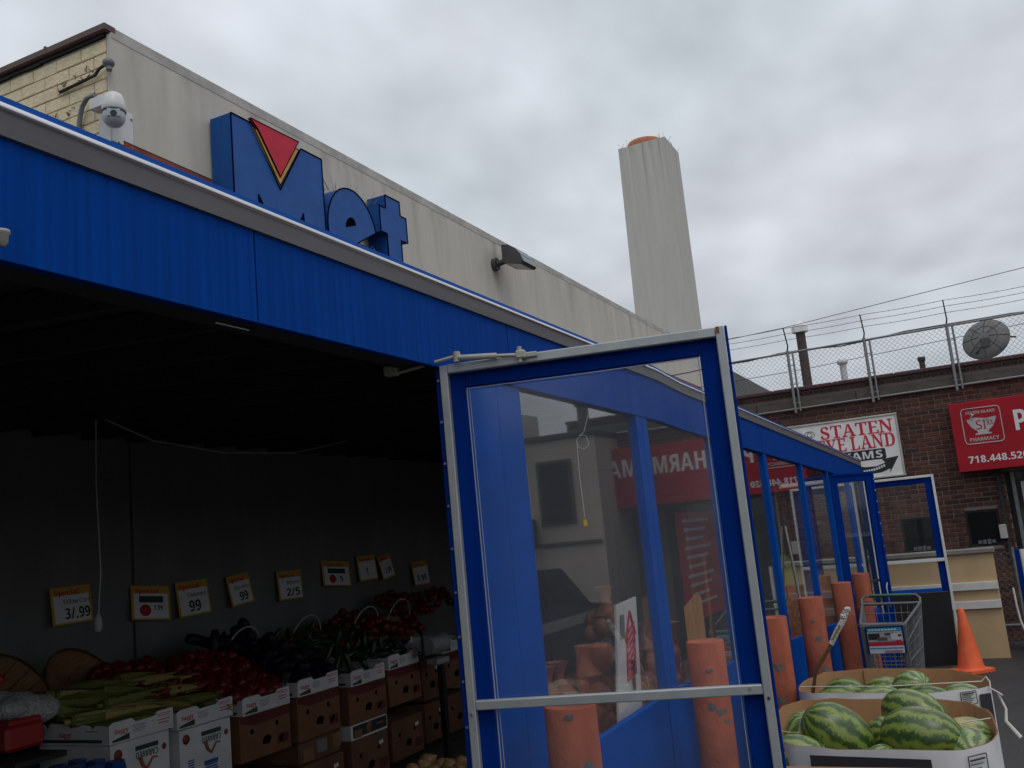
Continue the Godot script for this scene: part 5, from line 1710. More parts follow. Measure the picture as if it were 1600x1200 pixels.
func carton(label, z0, z1, y0, y1, kind, x = -4.505, d = 0.58):
	var o = thing("carton", label, "carton", Vector3(x - d * 0.5, y0, -(z0 + z1) * 0.5), 0.0, "cartons stacked under the produce trays")
	var L = z1 - z0
	var h = y1 - y0
	var s = st()
	cbox(s, Vector3(0, h * 0.5, 0), Vector3(d, h, L), 0.004)
	obj("box", s, M.box_white if kind == 0 else (M.brown_box if kind == 1 else M.brown_box_b), o)
	var f = d * 0.5 + 0.0012
	if kind == 0:
		txt(o, "lettering", "CARAVEO", "bold", Vector2(0.165, 0.036), Vector3(f, h - 0.095, -L * 0.10), Basis(Vector3(0, 0, 1), Vector3(0, -1, 0), Vector3(1, 0, 0)), M.green_print, 0.001)
		s = st()
		box(s, Vector3(f, h - 0.055, -L * 0.10), Vector3(0.001, 0.026, 0.17))
		tag(obj("green_print", s, M.green_print, o), "", "", "", "stuff")
		s = st()
		tube(s, [Vector3(f, h - 0.105, -L * 0.10 + 0.055), Vector3(f, h - 0.155, -L * 0.10 + 0.035), Vector3(f, h - 0.178, -L * 0.10 + 0.005), Vector3(f, h - 0.15, -L * 0.10 - 0.02), Vector3(f, h - 0.125, -L * 0.10 - 0.04), Vector3(f, h - 0.13, -L * 0.10 - 0.075)], 0.013, 5, 0.006)
		obj("chili_print", s, M.net_orange, o)
		s = st()
		for k in 5: box(s, Vector3(f, h - 0.23 - k * 0.016, -L * 0.08), Vector3(0.001, 0.009 if k > 0 else 0.02, 0.12 - 0.01 * (k % 3)))
		for k in 7: box(s, Vector3(f, h - 0.19 - k * 0.014, L * 0.30), Vector3(0.001, 0.008, 0.05))
		tag(obj("blue_print", s, M.sign_blue, o), "", "", "", "stuff")
		s = st()
		lathe(s, [Vector2(0.0, 0.0008), Vector2(0.03, 0.0008), Vector2(0.03, 0.0)], 14, Vector3(f - 0.001, h - 0.06, L * 0.38), Basis(Vector3(0, 1, 0), Vector3(1, 0, 0), Vector3(0, 0, 1)))
		lathe(s, [Vector2(0.0, 0.0008), Vector2(0.018, 0.0008), Vector2(0.018, 0.0)], 14, Vector3(f - 0.001, h - 0.085, -L * 0.40), Basis(Vector3(0, 1, 0), Vector3(1, 0, 0), Vector3(0, 0, 1)))
		tag(obj("round_mark", s, M.net_red, o), "", "", "", "stuff")
	else:
		s = st()
		for q in [[0.27, 0.63, 0.017], [-0.22, 0.66, 0.017]]:
			s = st()
			lathe(s, [Vector2(0.0, 0.0008), Vector2(q[2], 0.0008), Vector2(q[2], 0.0)], 12, Vector3(f - 0.001, h * q[1], L * q[0]), Basis(Vector3(0, 1, 0), Vector3(1, 0, 0), Vector3(0, 0, 1)), true)
			obj("hand_hole", s, M.hole, o)
		s = st()
		prism(s, PackedVector2Array([Vector2(-0.045, -0.022), Vector2(0.03, -0.032), Vector2(0.05, 0.012), Vector2(0.012, 0.03), Vector2(-0.03, 0.018)]), Vector3(f, h * 0.36, 0.0), Vector3(0, 0, -1), Vector3(0, 1, 0), 0.0008)
		obj("hand_hole", s, M.hole, o)
		s = st()
		if kind == 1:
			quad(s, Vector3(f, h * 0.86, L * 0.49), Vector3(f, h * 0.75, L * 0.2), Vector3(f, h * 0.80, -L * 0.49), Vector3(f, h * 0.99, -L * 0.49), Vector3.RIGHT)
			quad(s, Vector3(f, h * 0.99, L * 0.49), Vector3(f, h * 0.86, L * 0.49), Vector3(f, h * 0.99, -L * 0.49), Vector3(f, h * 0.99, 0), Vector3.RIGHT)
		box(s, Vector3(f, h * 0.28, -L * 0.33), Vector3(0.0012, h * 0.22, L * 0.22))
		tag(obj("red_print", s, M.box_redprint, o), "", "", "", "stuff")
		s = st()
		cbox(s, Vector3(f, h * (0.3 if kind == 1 else 0.75), -L * 0.3), Vector3(0.0012, 0.028, 0.055), 0.0004, Basis(Vector3.RIGHT, 0.9 if kind == 1 else 0.1))
		obj("label", s, M.card_white, o)
	return o

func price_card(label, y0, y1, z0, z1, roll, lines, printed = false):
	var k = 1.0316
	var W = (z1 - z0) * k
	var H = (y0 - y1) * 1.02
	var c = Vector3(-5.885, 1.85 + ((y0 + y1) * 0.5 - 1.85) * k, -(z0 + z1) * 0.5 * k)
	var o = thing("price_sign", label, "price sign", c, 0.0, "yellow and white price signs on the back wall of the shed")
	o.basis = FACE_X * Basis(Vector3.BACK, roll) * Basis(Vector3.RIGHT, -0.10 - absf(roll) * 0.5) * Basis(Vector3.UP, roll * 0.8)
	var s = st()
	cbox(s, Vector3(0, 0, 0), Vector3(W, H, 0.004), 0.001)
	obj("card", s, M.card_yellow, o)
	s = st()
	box(s, Vector3(0.0, -H * 0.09, 0.0028), Vector3(W * 0.88, H * 0.72, 0.001))
	obj("white_field", s, M.card_white, o)
	txt(o, "lettering", "Special", "serif_bold", Vector2(W * 0.62, H * 0.19), Vector3(-W * 0.10, H * 0.33, 0.0045), Basis(), M.ink_red, 0.001)
	if printed:
		s = st()
		box(s, Vector3(0.0, H * 0.10, 0.0042), Vector3(W * 0.62, H * 0.19, 0.001))
		obj("dark_bar", s, M.green_print, o)
		s = st()
		lathe(s, [Vector2(0.0, 0.001), Vector2(H * 0.17, 0.001), Vector2(H * 0.17, 0.0)], 14, Vector3(-W * 0.16, -H * 0.22, 0.0036), Basis(Vector3(1.15, 0, 0), Vector3(0, 0, 1), Vector3(0, 1, 0)))
		obj("tomato_print", s, M.ink_red, o)
	for q in lines:
		txt(o, "lettering", q[0], "regular" if q[5] else "bold", Vector2(q[3] * W, q[4] * H), Vector3(q[1] * W, q[2] * H, 0.0045), Basis(), M.ink_black, 0.001)
	return o

func basket(label, at, r, tilt, turn, hoop, full = true):
	var o = thing("bushel_basket", label, "basket", at, turn, "round wooden baskets on the produce display")
	o.rotation.z = tilt
	var s = st()
	var n = 18
	for k in n:
		var a0 = TAUF * (k + 0.04) / n
		var a1 = TAUF * (k + 0.96) / n
		var d0 = Vector3(cos(a0), 0, sin(a0))
		var d1 = Vector3(cos(a1), 0, sin(a1))
		var m = (d0 + d1).normalized()
		quad(s, d0 * r * 0.78, d1 * r * 0.78, d1 * r + Vector3(0, r * 0.9, 0), d0 * r + Vector3(0, r * 0.9, 0), m)
	obj("staves", s, M.basket, o)
	s = st()
	for k in 6:
		var w = r * 0.26
		var z = -r * 0.78 + w * (k + 0.5)
		var half = sqrt(maxf(0.0, r * r * 0.6 - z * z))
		if half > 0.02: box(s, Vector3(0, 0.005, z), Vector3(half * 2.0, 0.006, w * 0.95))
	obj("base_slats", s, M.basket, o)
	s = st()
	for q in [[r * 1.01, r * 0.88], [r * 0.9, r * 0.45], [r * 0.8, r * 0.06]]:
		lathe(s, [Vector2(q[0] + 0.002, q[1] - 0.018), Vector2(q[0] + 0.010, q[1] - 0.016), Vector2(q[0] + 0.012, q[1] + 0.016), Vector2(q[0] + 0.003, q[1] + 0.018)], 24)
	obj("hoop", s, M.basket_rim, o)
	if hoop:
		s = st()
		var pts = []
		for k in 15:
			var a = PI * k / 14.0
			pts.append(Vector3(0, r * 0.85 + sin(a) * r * 1.15, cos(a) * r * 1.02))
		tube(s, pts, 0.006, 6)
		obj("wire_handle", s, M.cable, o)
	return o

func scatter(mesh, called, label, cat, group, n, x0, x1, z0, z1, yf, sc0, sc1, sd, spin = true):
	rng.seed = sd
	var got = []
	for i in n:
		var best = null
		for t in 12:
			var x = rng.randf_range(x0, x1)
			var z = -rng.randf_range(z0, z1)
			var p = Vector3(x, yf.call(x, -z) + rng.randf_range(-0.02, 0.012), z)
			var ok = true
			for g in got:
				if g.distance_to(p) < 0.052 * (sc0 + sc1) * 0.5: ok = false
			if ok or best == null: best = p
			if ok: break
		got.append(best)
		var B = Basis.from_euler(Vector3(rng.randf() * TAUF, rng.randf() * TAUF, rng.randf() * TAUF)) if spin else Basis(Vector3.UP, rng.randf_range(-0.5, 0.5))
		var k = rng.randf_range(sc0, sc1)
		var o = inst(called, mesh, null, best, B.scaled(Vector3(k, k, k)))
		tag(o, label, cat, group)

func produce():
	rng.seed = 5
	tray("white tray heaped with corn, nearest and leftmost of the produce trays", 3.92, 4.39, 0.94, -4.5, 0.70)
	tray("white tray of corn on the second white carton", 4.42, 4.90, 0.912)
	tray("white tray of tomatoes right of the corn", 4.99, 5.47, 0.878)
	tray("white tray of dark aubergines right of the tomato tray", 5.56, 6.04, 0.895)
	tray("white tray of cucumbers left of the tray by the post", 6.20, 6.67, 0.855)
	tray("white tray at the left of the dark post, dark greens in it", 6.73, 7.20, 0.895)
	tray("white tray with red fruit half hidden behind the swing door frame", 7.62, 8.10, 0.90)
	carton("white printed carton under the leftmost corn tray", 3.93, 4.36, 0.44, 0.935, 0)
	carton("white printed carton with a yellow mark under the second corn tray", 4.44, 4.88, 0.42, 0.905, 0)
	carton("brown carton with a white sticker under the tomato tray", 4.96, 5.47, 0.585, 0.874, 1)
	carton("brown carton under the aubergine tray", 5.55, 6.05, 0.585, 0.890, 1)
	carton("brown carton under the cucumber tray", 6.16, 6.68, 0.575, 0.850, 1)
	carton("brown carton left of the dark post, upper one", 6.72, 7.22, 0.60, 0.890, 1)
	carton("brown carton right of the dark post, upper one", 7.60, 8.10, 0.585, 0.895, 1)
	carton("lower brown carton, second row, under the broken packing", 5.56, 6.06, 0.10, 0.42, 2)
	carton("lower brown carton with two white labels under the black printed lid", 6.16, 6.66, 0.12, 0.46, 2)
	carton("lower brown carton left of the dark post", 6.72, 7.20, 0.17, 0.48, 2)
	carton("lower brown carton behind the dark post", 7.25, 7.58, 0.2, 0.52, 2)
	carton("lower brown carton right of the dark post", 7.62, 8.08, 0.2, 0.52, 2)
	carton("narrow brown carton between the post and the next stack, upper one", 7.25, 7.57, 0.55, 0.89, 2)
	# opened packing below the aubergines, black printed lid below the cucumbers
	var o = thing("packing_tray", "torn brown packing with orange patches on the lower aubergine carton", "packing", Vector3(-4.8, 0.42, -5.8))
	wt(o)
	var s = st()
	cbox(s, Vector3(-4.80, 0.50, -5.81), Vector3(0.56, 0.15, 0.49), 0.01)
	obj("box", s, M.brown_box_b, o)
	s = st()
	cbox(s, Vector3(-4.518, 0.48, -5.66), Vector3(0.01, 0.09, 0.12), 0.003)
	obj("orange_patch", s, M.kraft, o)
	s = st()
	cbox(s, Vector3(-4.518, 0.515, -6.0), Vector3(0.01, 0.10, 0.10), 0.003)
	obj("orange_patch", s, M.kraft, o)
	s = st()
	cbox(s, Vector3(-4.517, 0.515, -5.82), Vector3(0.012, 0.09, 0.12), 0.003)
	obj("grey_patch", s, M.grey_print, o)
	o = thing("printed_lid", "black printed box lid with a round emblem on a lower carton", "lid", Vector3(-4.8, 0.46, -6.4))
	wt(o)
	s = st()
	cbox(s, Vector3(-4.80, 0.515, -6.41), Vector3(0.60, 0.11, 0.50), 0.004)
	obj("lid", s, M.card_white, o)
	s = st()
	box(s, Vector3(-4.4985, 0.52, -6.415), Vector3(0.002, 0.085, 0.46))
	obj("black_print", s, M.box_print, o)
	s = st()
	box(s, Vector3(-4.4972, 0.50, -6.25), Vector3(0.002, 0.06, 0.10))
	lathe(s, [Vector2(0.0, 0.001), Vector2(0.04, 0.001), Vector2(0.04, 0.0)], 16, Vector3(-4.498, 0.52, -6.40), Basis(Vector3(0, 1, 0), Vector3(1, 0, 0), Vector3(0, 0, 1)))
	box(s, Vector3(-4.4972, 0.525, -6.55), Vector3(0.002, 0.012, 0.10))
	tag(obj("pale_print", s, M.kraft, o), "", "", "", "stuff")
	# wooden stand under the display
	o = thing("display_stand", "dark wooden stand holding up the back row of produce", "stand", Vector3(-5.3, 0, -6))
	wt(o)
	s = st()
	box(s, Vector3(-5.35, 0.90, -5.9), Vector3(1.0, 0.03, 4.6))
	obj("shelf", s, M.joist, o)
	for z in [-3.75, -5.3, -6.8, -8.1]:
		s = st()
		cbox(s, Vector3(-5.2, 0.44, z), Vector3(0.08, 0.88, 0.08), 0.005)
		obj("leg", s, M.joist, o)
	# tomatoes and the like
	T = Transform3D()
	s = st()
	lathe(s, [Vector2(0.0, 0.026), Vector2(0.012, 0.031), Vector2(0.030, 0.022), Vector2(0.0365, 0.0), Vector2(0.031, -0.020), Vector2(0.014, -0.029), Vector2(0.0, -0.028)], 14)
	var tom = mesh_of(s, M.tomato)
	scatter(tom, "tomato", "ripe red tomato in the heap right of the corn", "tomato", "tomatoes heaped right of the corn", 120, -5.15, -4.56, 4.95, 5.48, func(x, z): return 0.97 + (-4.55 - x) * 0.45 + rng.randf() * 0.02, 1.15, 1.5, 31)
	scatter(tom, "tomato", "red tomato in the back heap above the corn", "tomato", "tomatoes heaped behind the corn", 60, -5.35, -4.85, 4.45, 5.0, func(x, z): return 1.08 + (-4.8 - x) * 0.35, 1.15, 1.4, 37)
	s = st()
	lathe(s, [Vector2(0.0, 0.036), Vector2(0.02, 0.042), Vector2(0.038, 0.028), Vector2(0.041, 0.0), Vector2(0.034, -0.032), Vector2(0.016, -0.045), Vector2(0.0, -0.040)], 12)
	var pep = mesh_of(s, M.pepper)
	scatter(pep, "red_pepper", "red pepper heaped behind the wire hoop of the back basket", "pepper", "red peppers in the back baskets", 60, -5.45, -4.95, 6.75, 8.2, func(x, z): return 1.14 + (-4.95 - x) * 0.30 + 0.05 * sin(z * 7.0), 1.0, 1.2, 41)
	scatter(tom, "plum", "dull red fruit in the far back heap beside the door frame", "fruit", "dull red fruit at the far end of the display", 40, -5.75, -5.3, 8.3, 9.6, func(x, z): return 1.20 + (-5.3 - x) * 0.5, 1.1, 1.4, 43)
	s = st()
	lathe(s, [Vector2(0.0, 0.125), Vector2(0.012, 0.12), Vector2(0.028, 0.07), Vector2(0.042, -0.03), Vector2(0.045, -0.08), Vector2(0.03, -0.12), Vector2(0.0, -0.13)], 12)
	var aub = mesh_of(s, M.aubergine)
	scatter(aub, "aubergine", "shiny dark aubergine in the heap right of the tomatoes", "aubergine", "aubergines heaped in the dark middle of the display", 46, -5.4, -4.62, 5.55, 6.15, func(x, z): return 1.0 + (-4.55 - x) * 0.38, 0.9, 1.1, 47)
	s = st()
	lathe(s, [Vector2(0.0, 0.11), Vector2(0.016, 0.10), Vector2(0.024, 0.03), Vector2(0.024, -0.05), Vector2(0.015, -0.10), Vector2(0.0, -0.108)], 10)
	var cuc = mesh_of(s, M.cucumber)
	scatter(cuc, "cucumber", "dark green cucumber in the trays left of the post", "cucumber", "cucumbers heaped left of the post", 60, -5.3, -4.62, 6.2, 7.3, func(x, z): return 0.98 + (-4.55 - x) * 0.35, 0.9, 1.15, 53)
	# corn
	T = Transform3D()
	var corns = []
	for v in 3:
		s = st()
		var bend = 0.012 * (v - 1)
		tube(s, [Vector3(0, 0, 0.15), Vector3(0, 0.001, 0.135), Vector3(bend * 0.3, 0.003, 0.10), Vector3(bend * 0.5, 0.004, 0.04), Vector3(bend * 0.5, 0.003, -0.03)], 0.034, 11, 0.035)
		var cm = mesh_of(s, M.corn_husk if v < 2 else M.corn_husk_b)
		s = st()
		tube(s, [Vector3(bend * 0.5, 0.003, -0.0295), Vector3(bend * 0.7, 0.002, -0.09), Vector3(bend, -0.002, -0.15), Vector3(bend * 1.6, -0.004, -0.19)], 0.035, 11, 0.006)
		s.generate_normals()
		s.set_material(M.corn_husk_b if v != 1 else M.corn_tip)
		s.commit(cm)
		s = st()
		for k in 6:
			var a = TAUF * k / 6.0 + 0.4 * v
			var d = Vector3(cos(a), sin(a), 0)
			var e = d.cross(Vector3.BACK)
			var q = [Vector3(0, 0, 0.13) + d * 0.034, d * 0.037 + Vector3(0, 0, 0.03), d * 0.035 - Vector3(0, 0, 0.08), d * 0.026 - Vector3(0, 0, 0.17), d * 0.034 - Vector3(0, 0, 0.235)]
			for i in 4: quad(s, q[i] - e * 0.017 * (4 - i) / 4.0, q[i] + e * 0.017 * (4 - i) / 4.0, q[i + 1] + e * 0.017 * (3 - i) / 4.0, q[i + 1] - e * 0.017 * (3 - i) / 4.0, d)
		tube(s, [Vector3(0, 0, 0.15), Vector3(0, 0, 0.185)], 0.016, 7)
		s.generate_normals()
		s.set_material(M.corn_tip if k_odd(v) else M.corn_husk_b)
		s.commit(cm)
		corns.append(cm)
	rng.seed = 61
	for i in 46:
		var first = i < 28
		var layer = (i % 28) / 10 if first else (i - 28) / 8
		var u = rng.randf()
		var tz = lerpf(4.00, 4.34, rng.randf()) if first else lerpf(4.50, 4.84, rng.randf())
		var x = lerpf(-5.08, -4.62, u) - 0.03 * layer
		var y = (1.015 if first else 0.985) + layer * 0.062 + maxf(0.0, -4.72 - x) * 0.28
		var c = inst("corn_cob", corns[rng.randi() % 3], null, Vector3(x, y, -tz), Basis(Vector3.UP, -0.55 + rng.randf_range(-0.85, 0.75)) * Basis(Vector3.RIGHT, rng.randf_range(-0.22, 0.12)) * Basis(Vector3.BACK, rng.randf() * TAUF))
		tag(c, "green husked corn cob piled in the leftmost tray" if first else "green husked corn cob piled in the tray on the second white carton", "corn", "corn cobs in the leftmost tray" if first else "corn cobs in the second tray")
	# baskets along the back row
	basket("large empty wooden basket tilted up, leftmost on the display", Vector3(-5.45, 1.10, -3.85), 0.27, -0.95, 0.2, false)
	basket("empty wooden basket tilted up behind the corn, second from left", Vector3(-5.5, 1.08, -4.42), 0.25, -0.95, 0.1, false)
	basket("dark basket with wire hoop behind the aubergines", Vector3(-5.35, 1.0, -5.9), 0.20, -0.3, 0.0, true)
	basket("dark basket with wire hoop behind the cucumbers", Vector3(-5.4, 1.0, -6.75), 0.20, -0.3, 0.0, true)
	basket("basket with a tall wire hoop among the red peppers", Vector3(-5.2, 0.98, -7.35), 0.21, -0.3, 0.0, true)
	basket("last hooped basket toward the swing door", Vector3(-5.35, 1.0, -8.15), 0.20, -0.3, 0.0, true)
	# price signs
	price_card("leftmost price sign, corn at 3 for 99 in black marker", 1.83, 1.57, 4.512, 4.845, 0.02, [["Yellow Corn", 0.12, 0.10, 0.68, 0.14, 1], ["3/.99", 0.12, -0.22, 0.62, 0.30, 0]])
	price_card("price sign with a dark bar and red tomato print, second from left", 1.775, 1.513, 5.21, 5.56, -0.12, [["1.99", 0.18, -0.14, 0.22, 0.14, 0]], true)
	price_card("third price sign from the left, marked 99", 1.78, 1.50, 5.644, 6.005, 0.04, [["Sweet", 0.10, 0.10, 0.6, 0.12, 1], ["99", 0.0, -0.22, 0.36, 0.32, 0]])
	price_card("fourth price sign from the left, tilted, marked 99 under a scribbled word", 1.79, 1.53, 6.215, 6.52, 0.10, [["Zucchini", 0.05, 0.08, 0.66, 0.13, 1], ["99", 0.08, -0.22, 0.36, 0.30, 0]])
	price_card("fifth price sign from the left, marked 2 for 5", 1.775, 1.51, 6.855, 7.198, 0.0, [["Mixed", 0.12, 0.10, 0.5, 0.13, 1], ["2/5", 0.08, -0.24, 0.55, 0.26, 0]])
	price_card("price sign with a short dark bar, left of the overlapping pair", 1.82, 1.57, 7.53, 7.943, -0.10, [["5", 0.15, -0.2, 0.12, 0.2, 0]], true)
	price_card("left one of the two overlapping price signs", 1.845, 1.585, 8.10, 8.44, 0.02, [["1", -0.05, -0.14, 0.08, 0.34, 0]])
	price_card("right one of the two overlapping price signs, tilted", 1.835, 1.58, 8.48, 8.77, 0.14, [["2.99", 0.05, -0.16, 0.5, 0.24, 0]])
	price_card("last price sign, nearest the swing door", 1.72, 1.455, 9.139, 9.491, 0.02, [["3.99", 0.0, -0.2, 0.6, 0.26, 0]])
	# hanging cable and the cable under the roof
	o = thing("hanging_cable", "white cable hanging from the roof with a white plug at its end", "cable", Vector3(-4.6, 2.78, -3.95))
	wt(o)
	s = st()
	tube(s, [Vector3(-4.6, 2.79, -3.963), Vector3(-4.605, 2.4, -3.96), Vector3(-4.60, 1.9, -3.975), Vector3(-4.603, 1.66, -3.955)], 0.0045, 6)
	obj("cord", s, M.cable, o)
	s = st()
	lathe(s, [Vector2(0.0, 0.06), Vector2(0.012, 0.055), Vector2(0.024, 0.02), Vector2(0.024, -0.03), Vector2(0.015, -0.045), Vector2(0.0, -0.046)], 12, Vector3(-4.603, 1.605, -3.95))
	obj("plug", s, M.cable, o)
	o = thing("roof_cable", "grey cable sagging under the shed roof", "cable", Vector3(-4.6, 2.7, -5))
	wt(o)
	s = st()
	tube(s, [Vector3(-4.6, 2.80, -4.03), Vector3(-4.6, 2.69, -4.4), Vector3(-4.6, 2.64, -5.03), Vector3(-4.6, 2.67, -5.8), Vector3(-4.6, 2.80, -6.5)], 0.005, 6)
	obj("cord", s, M.cable, o)
	# post with a bag dispenser drum
	o = thing("bag_stand", "dark post with a grey metal drum at its top in front of the cartons", "stand", Vector3(-4.3, 0, -7.26))
	wt(o)
	s = st()
	cbox(s, Vector3(-4.34, 0.42, -7.30), Vector3(0.055, 0.86, 0.055), 0.005)
	cbox(s, Vector3(-4.34, 0.02, -7.30), Vector3(0.3, 0.04, 0.3), 0.005)
	cbox(s, Vector3(-4.36, 1.02, -7.06), Vector3(0.02, 0.30, 0.02), 0.003)
	obj("post", s, M.black_panel, o)
	s = st()
	tube(s, [Vector3(-4.35, 1.03, -7.10), Vector3(-4.35, 1.03, -7.36)], 0.075, 16)
	tube(s, [Vector3(-4.35, 1.03, -7.36), Vector3(-4.35, 1.03, -7.38)], 0.085, 16)
	cbox(s, Vector3(-4.34, 0.89, -7.26), Vector3(0.12, 0.05, 0.2), 0.008)
	obj("drum", s, M.galv, o)
	# left foreground: bag, red box, blue film
	o = thing("plastic_bag", "white plastic bag lying on the left end of the display", "bag", Vector3(-5.05, 1.0, -3.75))
	wt(o)
	s = st()
	for p in [[0.0, 0.0, 0.0, 0.13], [-0.08, 0.03, 0.06, 0.11], [0.05, -0.02, -0.10, 0.11], [0.1, 0.02, 0.1, 0.08]]: ball(s, Vector3(-5.02 + p[0], 1.18 + p[1], -3.72 + p[2]), p[3], 12, Vector3(1.3, 0.75, 1.2))
	obj("bag", s, M.bag_plastic, o)
	o = thing("red_box", "red plastic box under the white bag at the far left", "box", Vector3(-5.0, 1.0, -3.62))
	wt(o)
	s = st()
	cbox(s, Vector3(-5.0, 1.05, -3.66), Vector3(0.34, 0.14, 0.24), 0.02)
	cbox(s, Vector3(-4.98, 1.13, -3.655), Vector3(0.30, 0.03, 0.20), 0.01)
	obj("box", s, M.red_plastic, o)
	o = thing("red_box", "small red bundle at the left edge above the white bag", "box", Vector3(-5.1, 1.35, -3.5))
	wt(o)
	s = st()
	for k in 5: ball(s, Vector3(-5.10 + 0.03 * k, 1.36 + 0.02 * (k % 2), -3.52 - 0.02 * k), 0.035, 8)
	obj("bundle", s, M.red_plastic, o)
	o = thing("film_pack", "blue plastic wrapped pack at the lower left corner", "pack", Vector3(-4.9, 0.5, -4.1))
	wt(o)
	s = st()
	for k in 4:
		for j in 3:
			tube(s, [Vector3(-4.42 - j * 0.15, 0.62, -3.50 - k * 0.13), Vector3(-4.42 - j * 0.15, 0.83, -3.50 - k * 0.13), Vector3(-4.42 - j * 0.15, 0.87, -3.50 - k * 0.13)], 0.065, 12, 0.045)
	cbox(s, Vector3(-4.57, 0.70, -3.695), Vector3(0.46, 0.26, 0.54), 0.06)
	obj("film", s, M.blue_film, o)
	o = thing("pallet", "low dark pallet under the blue pack", "pallet", Vector3(-4.6, 0, -3.7))
	wt(o)
	s = st()
	for k in 5: cbox(s, Vector3(-4.57, 0.54, -3.45 - k * 0.125), Vector3(0.56, 0.03, 0.11), 0.003)
	for x in [-4.8, -4.57, -4.34]: cbox(s, Vector3(x, 0.262, -3.7), Vector3(0.05, 0.524, 0.6), 0.003)
	obj("boards", s, M.joist, o)
	# onions near the door
	T = Transform3D()
	s = st()
	lathe(s, [Vector2(0.0, 0.052), Vector2(0.006, 0.046), Vector2(0.018, 0.036), Vector2(0.037, 0.012), Vector2(0.039, -0.008), Vector2(0.025, -0.030), Vector2(0.0, -0.034)], 14)
	var on = mesh_of(s, M.onion)
	scatter(on, "onion", "pale yellow onion in the crate just left of the swing door", "onion", "onions in the crate by the door", 16, -2.85, -2.5, 4.2, 4.6, func(x, z): return 0.725, 1.0, 1.2, 71)
	o = thing("onion_crate", "wooden crate of onions inside the shed beside the swing door", "crate", Vector3(-2.68, 0, -4.4))
	wt(o)
	for sg in [-1.0, 1.0]:
		for k in 3:
			s = st()
			cbox(s, Vector3(-2.68 + sg * 0.23, 0.50 + k * 0.085, -4.4), Vector3(0.012, 0.075, 0.5), 0.002)
			cbox(s, Vector3(-2.68, 0.50 + k * 0.085, -4.4 + sg * 0.245), Vector3(0.44, 0.075, 0.012), 0.002)
			obj("slat", s, M.joist, o)
	s = st()
	box(s, Vector3(-2.68, 0.45, -4.4), Vector3(0.44, 0.45, 0.47))
	obj("crate_core", s, M.joist, o)

# ---------------------------------------------------------------- behind the windows
func net_bag(label, at, m, sd, n = 26):
	rng.seed = sd
	var o = thing("net_bag", label, "bag", at, rng.randf() * 3.0, "net bags of onions stacked behind the windows")
	var s = st()
	for i in n:
		var a = rng.randf() * TAUF
		var h = rng.randf()
		var r = 0.10 * (1.0 - 0.5 * h * h) * sqrt(rng.randf_range(0.3, 1.0))
		ball(s, Vector3(cos(a) * r, 0.04 + h * 0.20, sin(a) * r), rng.randf_range(0.038, 0.05), 8)
	o.scale = Vector3.ONE * 1.3
	tag(obj("onions", s, m, o), "", "", "", "stuff")
	s = st()
	lathe(s, [Vector2(0.07, 0.24), Vector2(0.02, 0.30), Vector2(0.03, 0.34), Vector2(0.045, 0.36)], 10)
	obj("tied_neck", s, m, o)
	s = st()
	cbox(s, Vector3(0.115, 0.12, 0.03), Vector3(0.004, 0.055, 0.04), 0.001)
	obj("paper_tag", s, M.card_white, o)
	return o

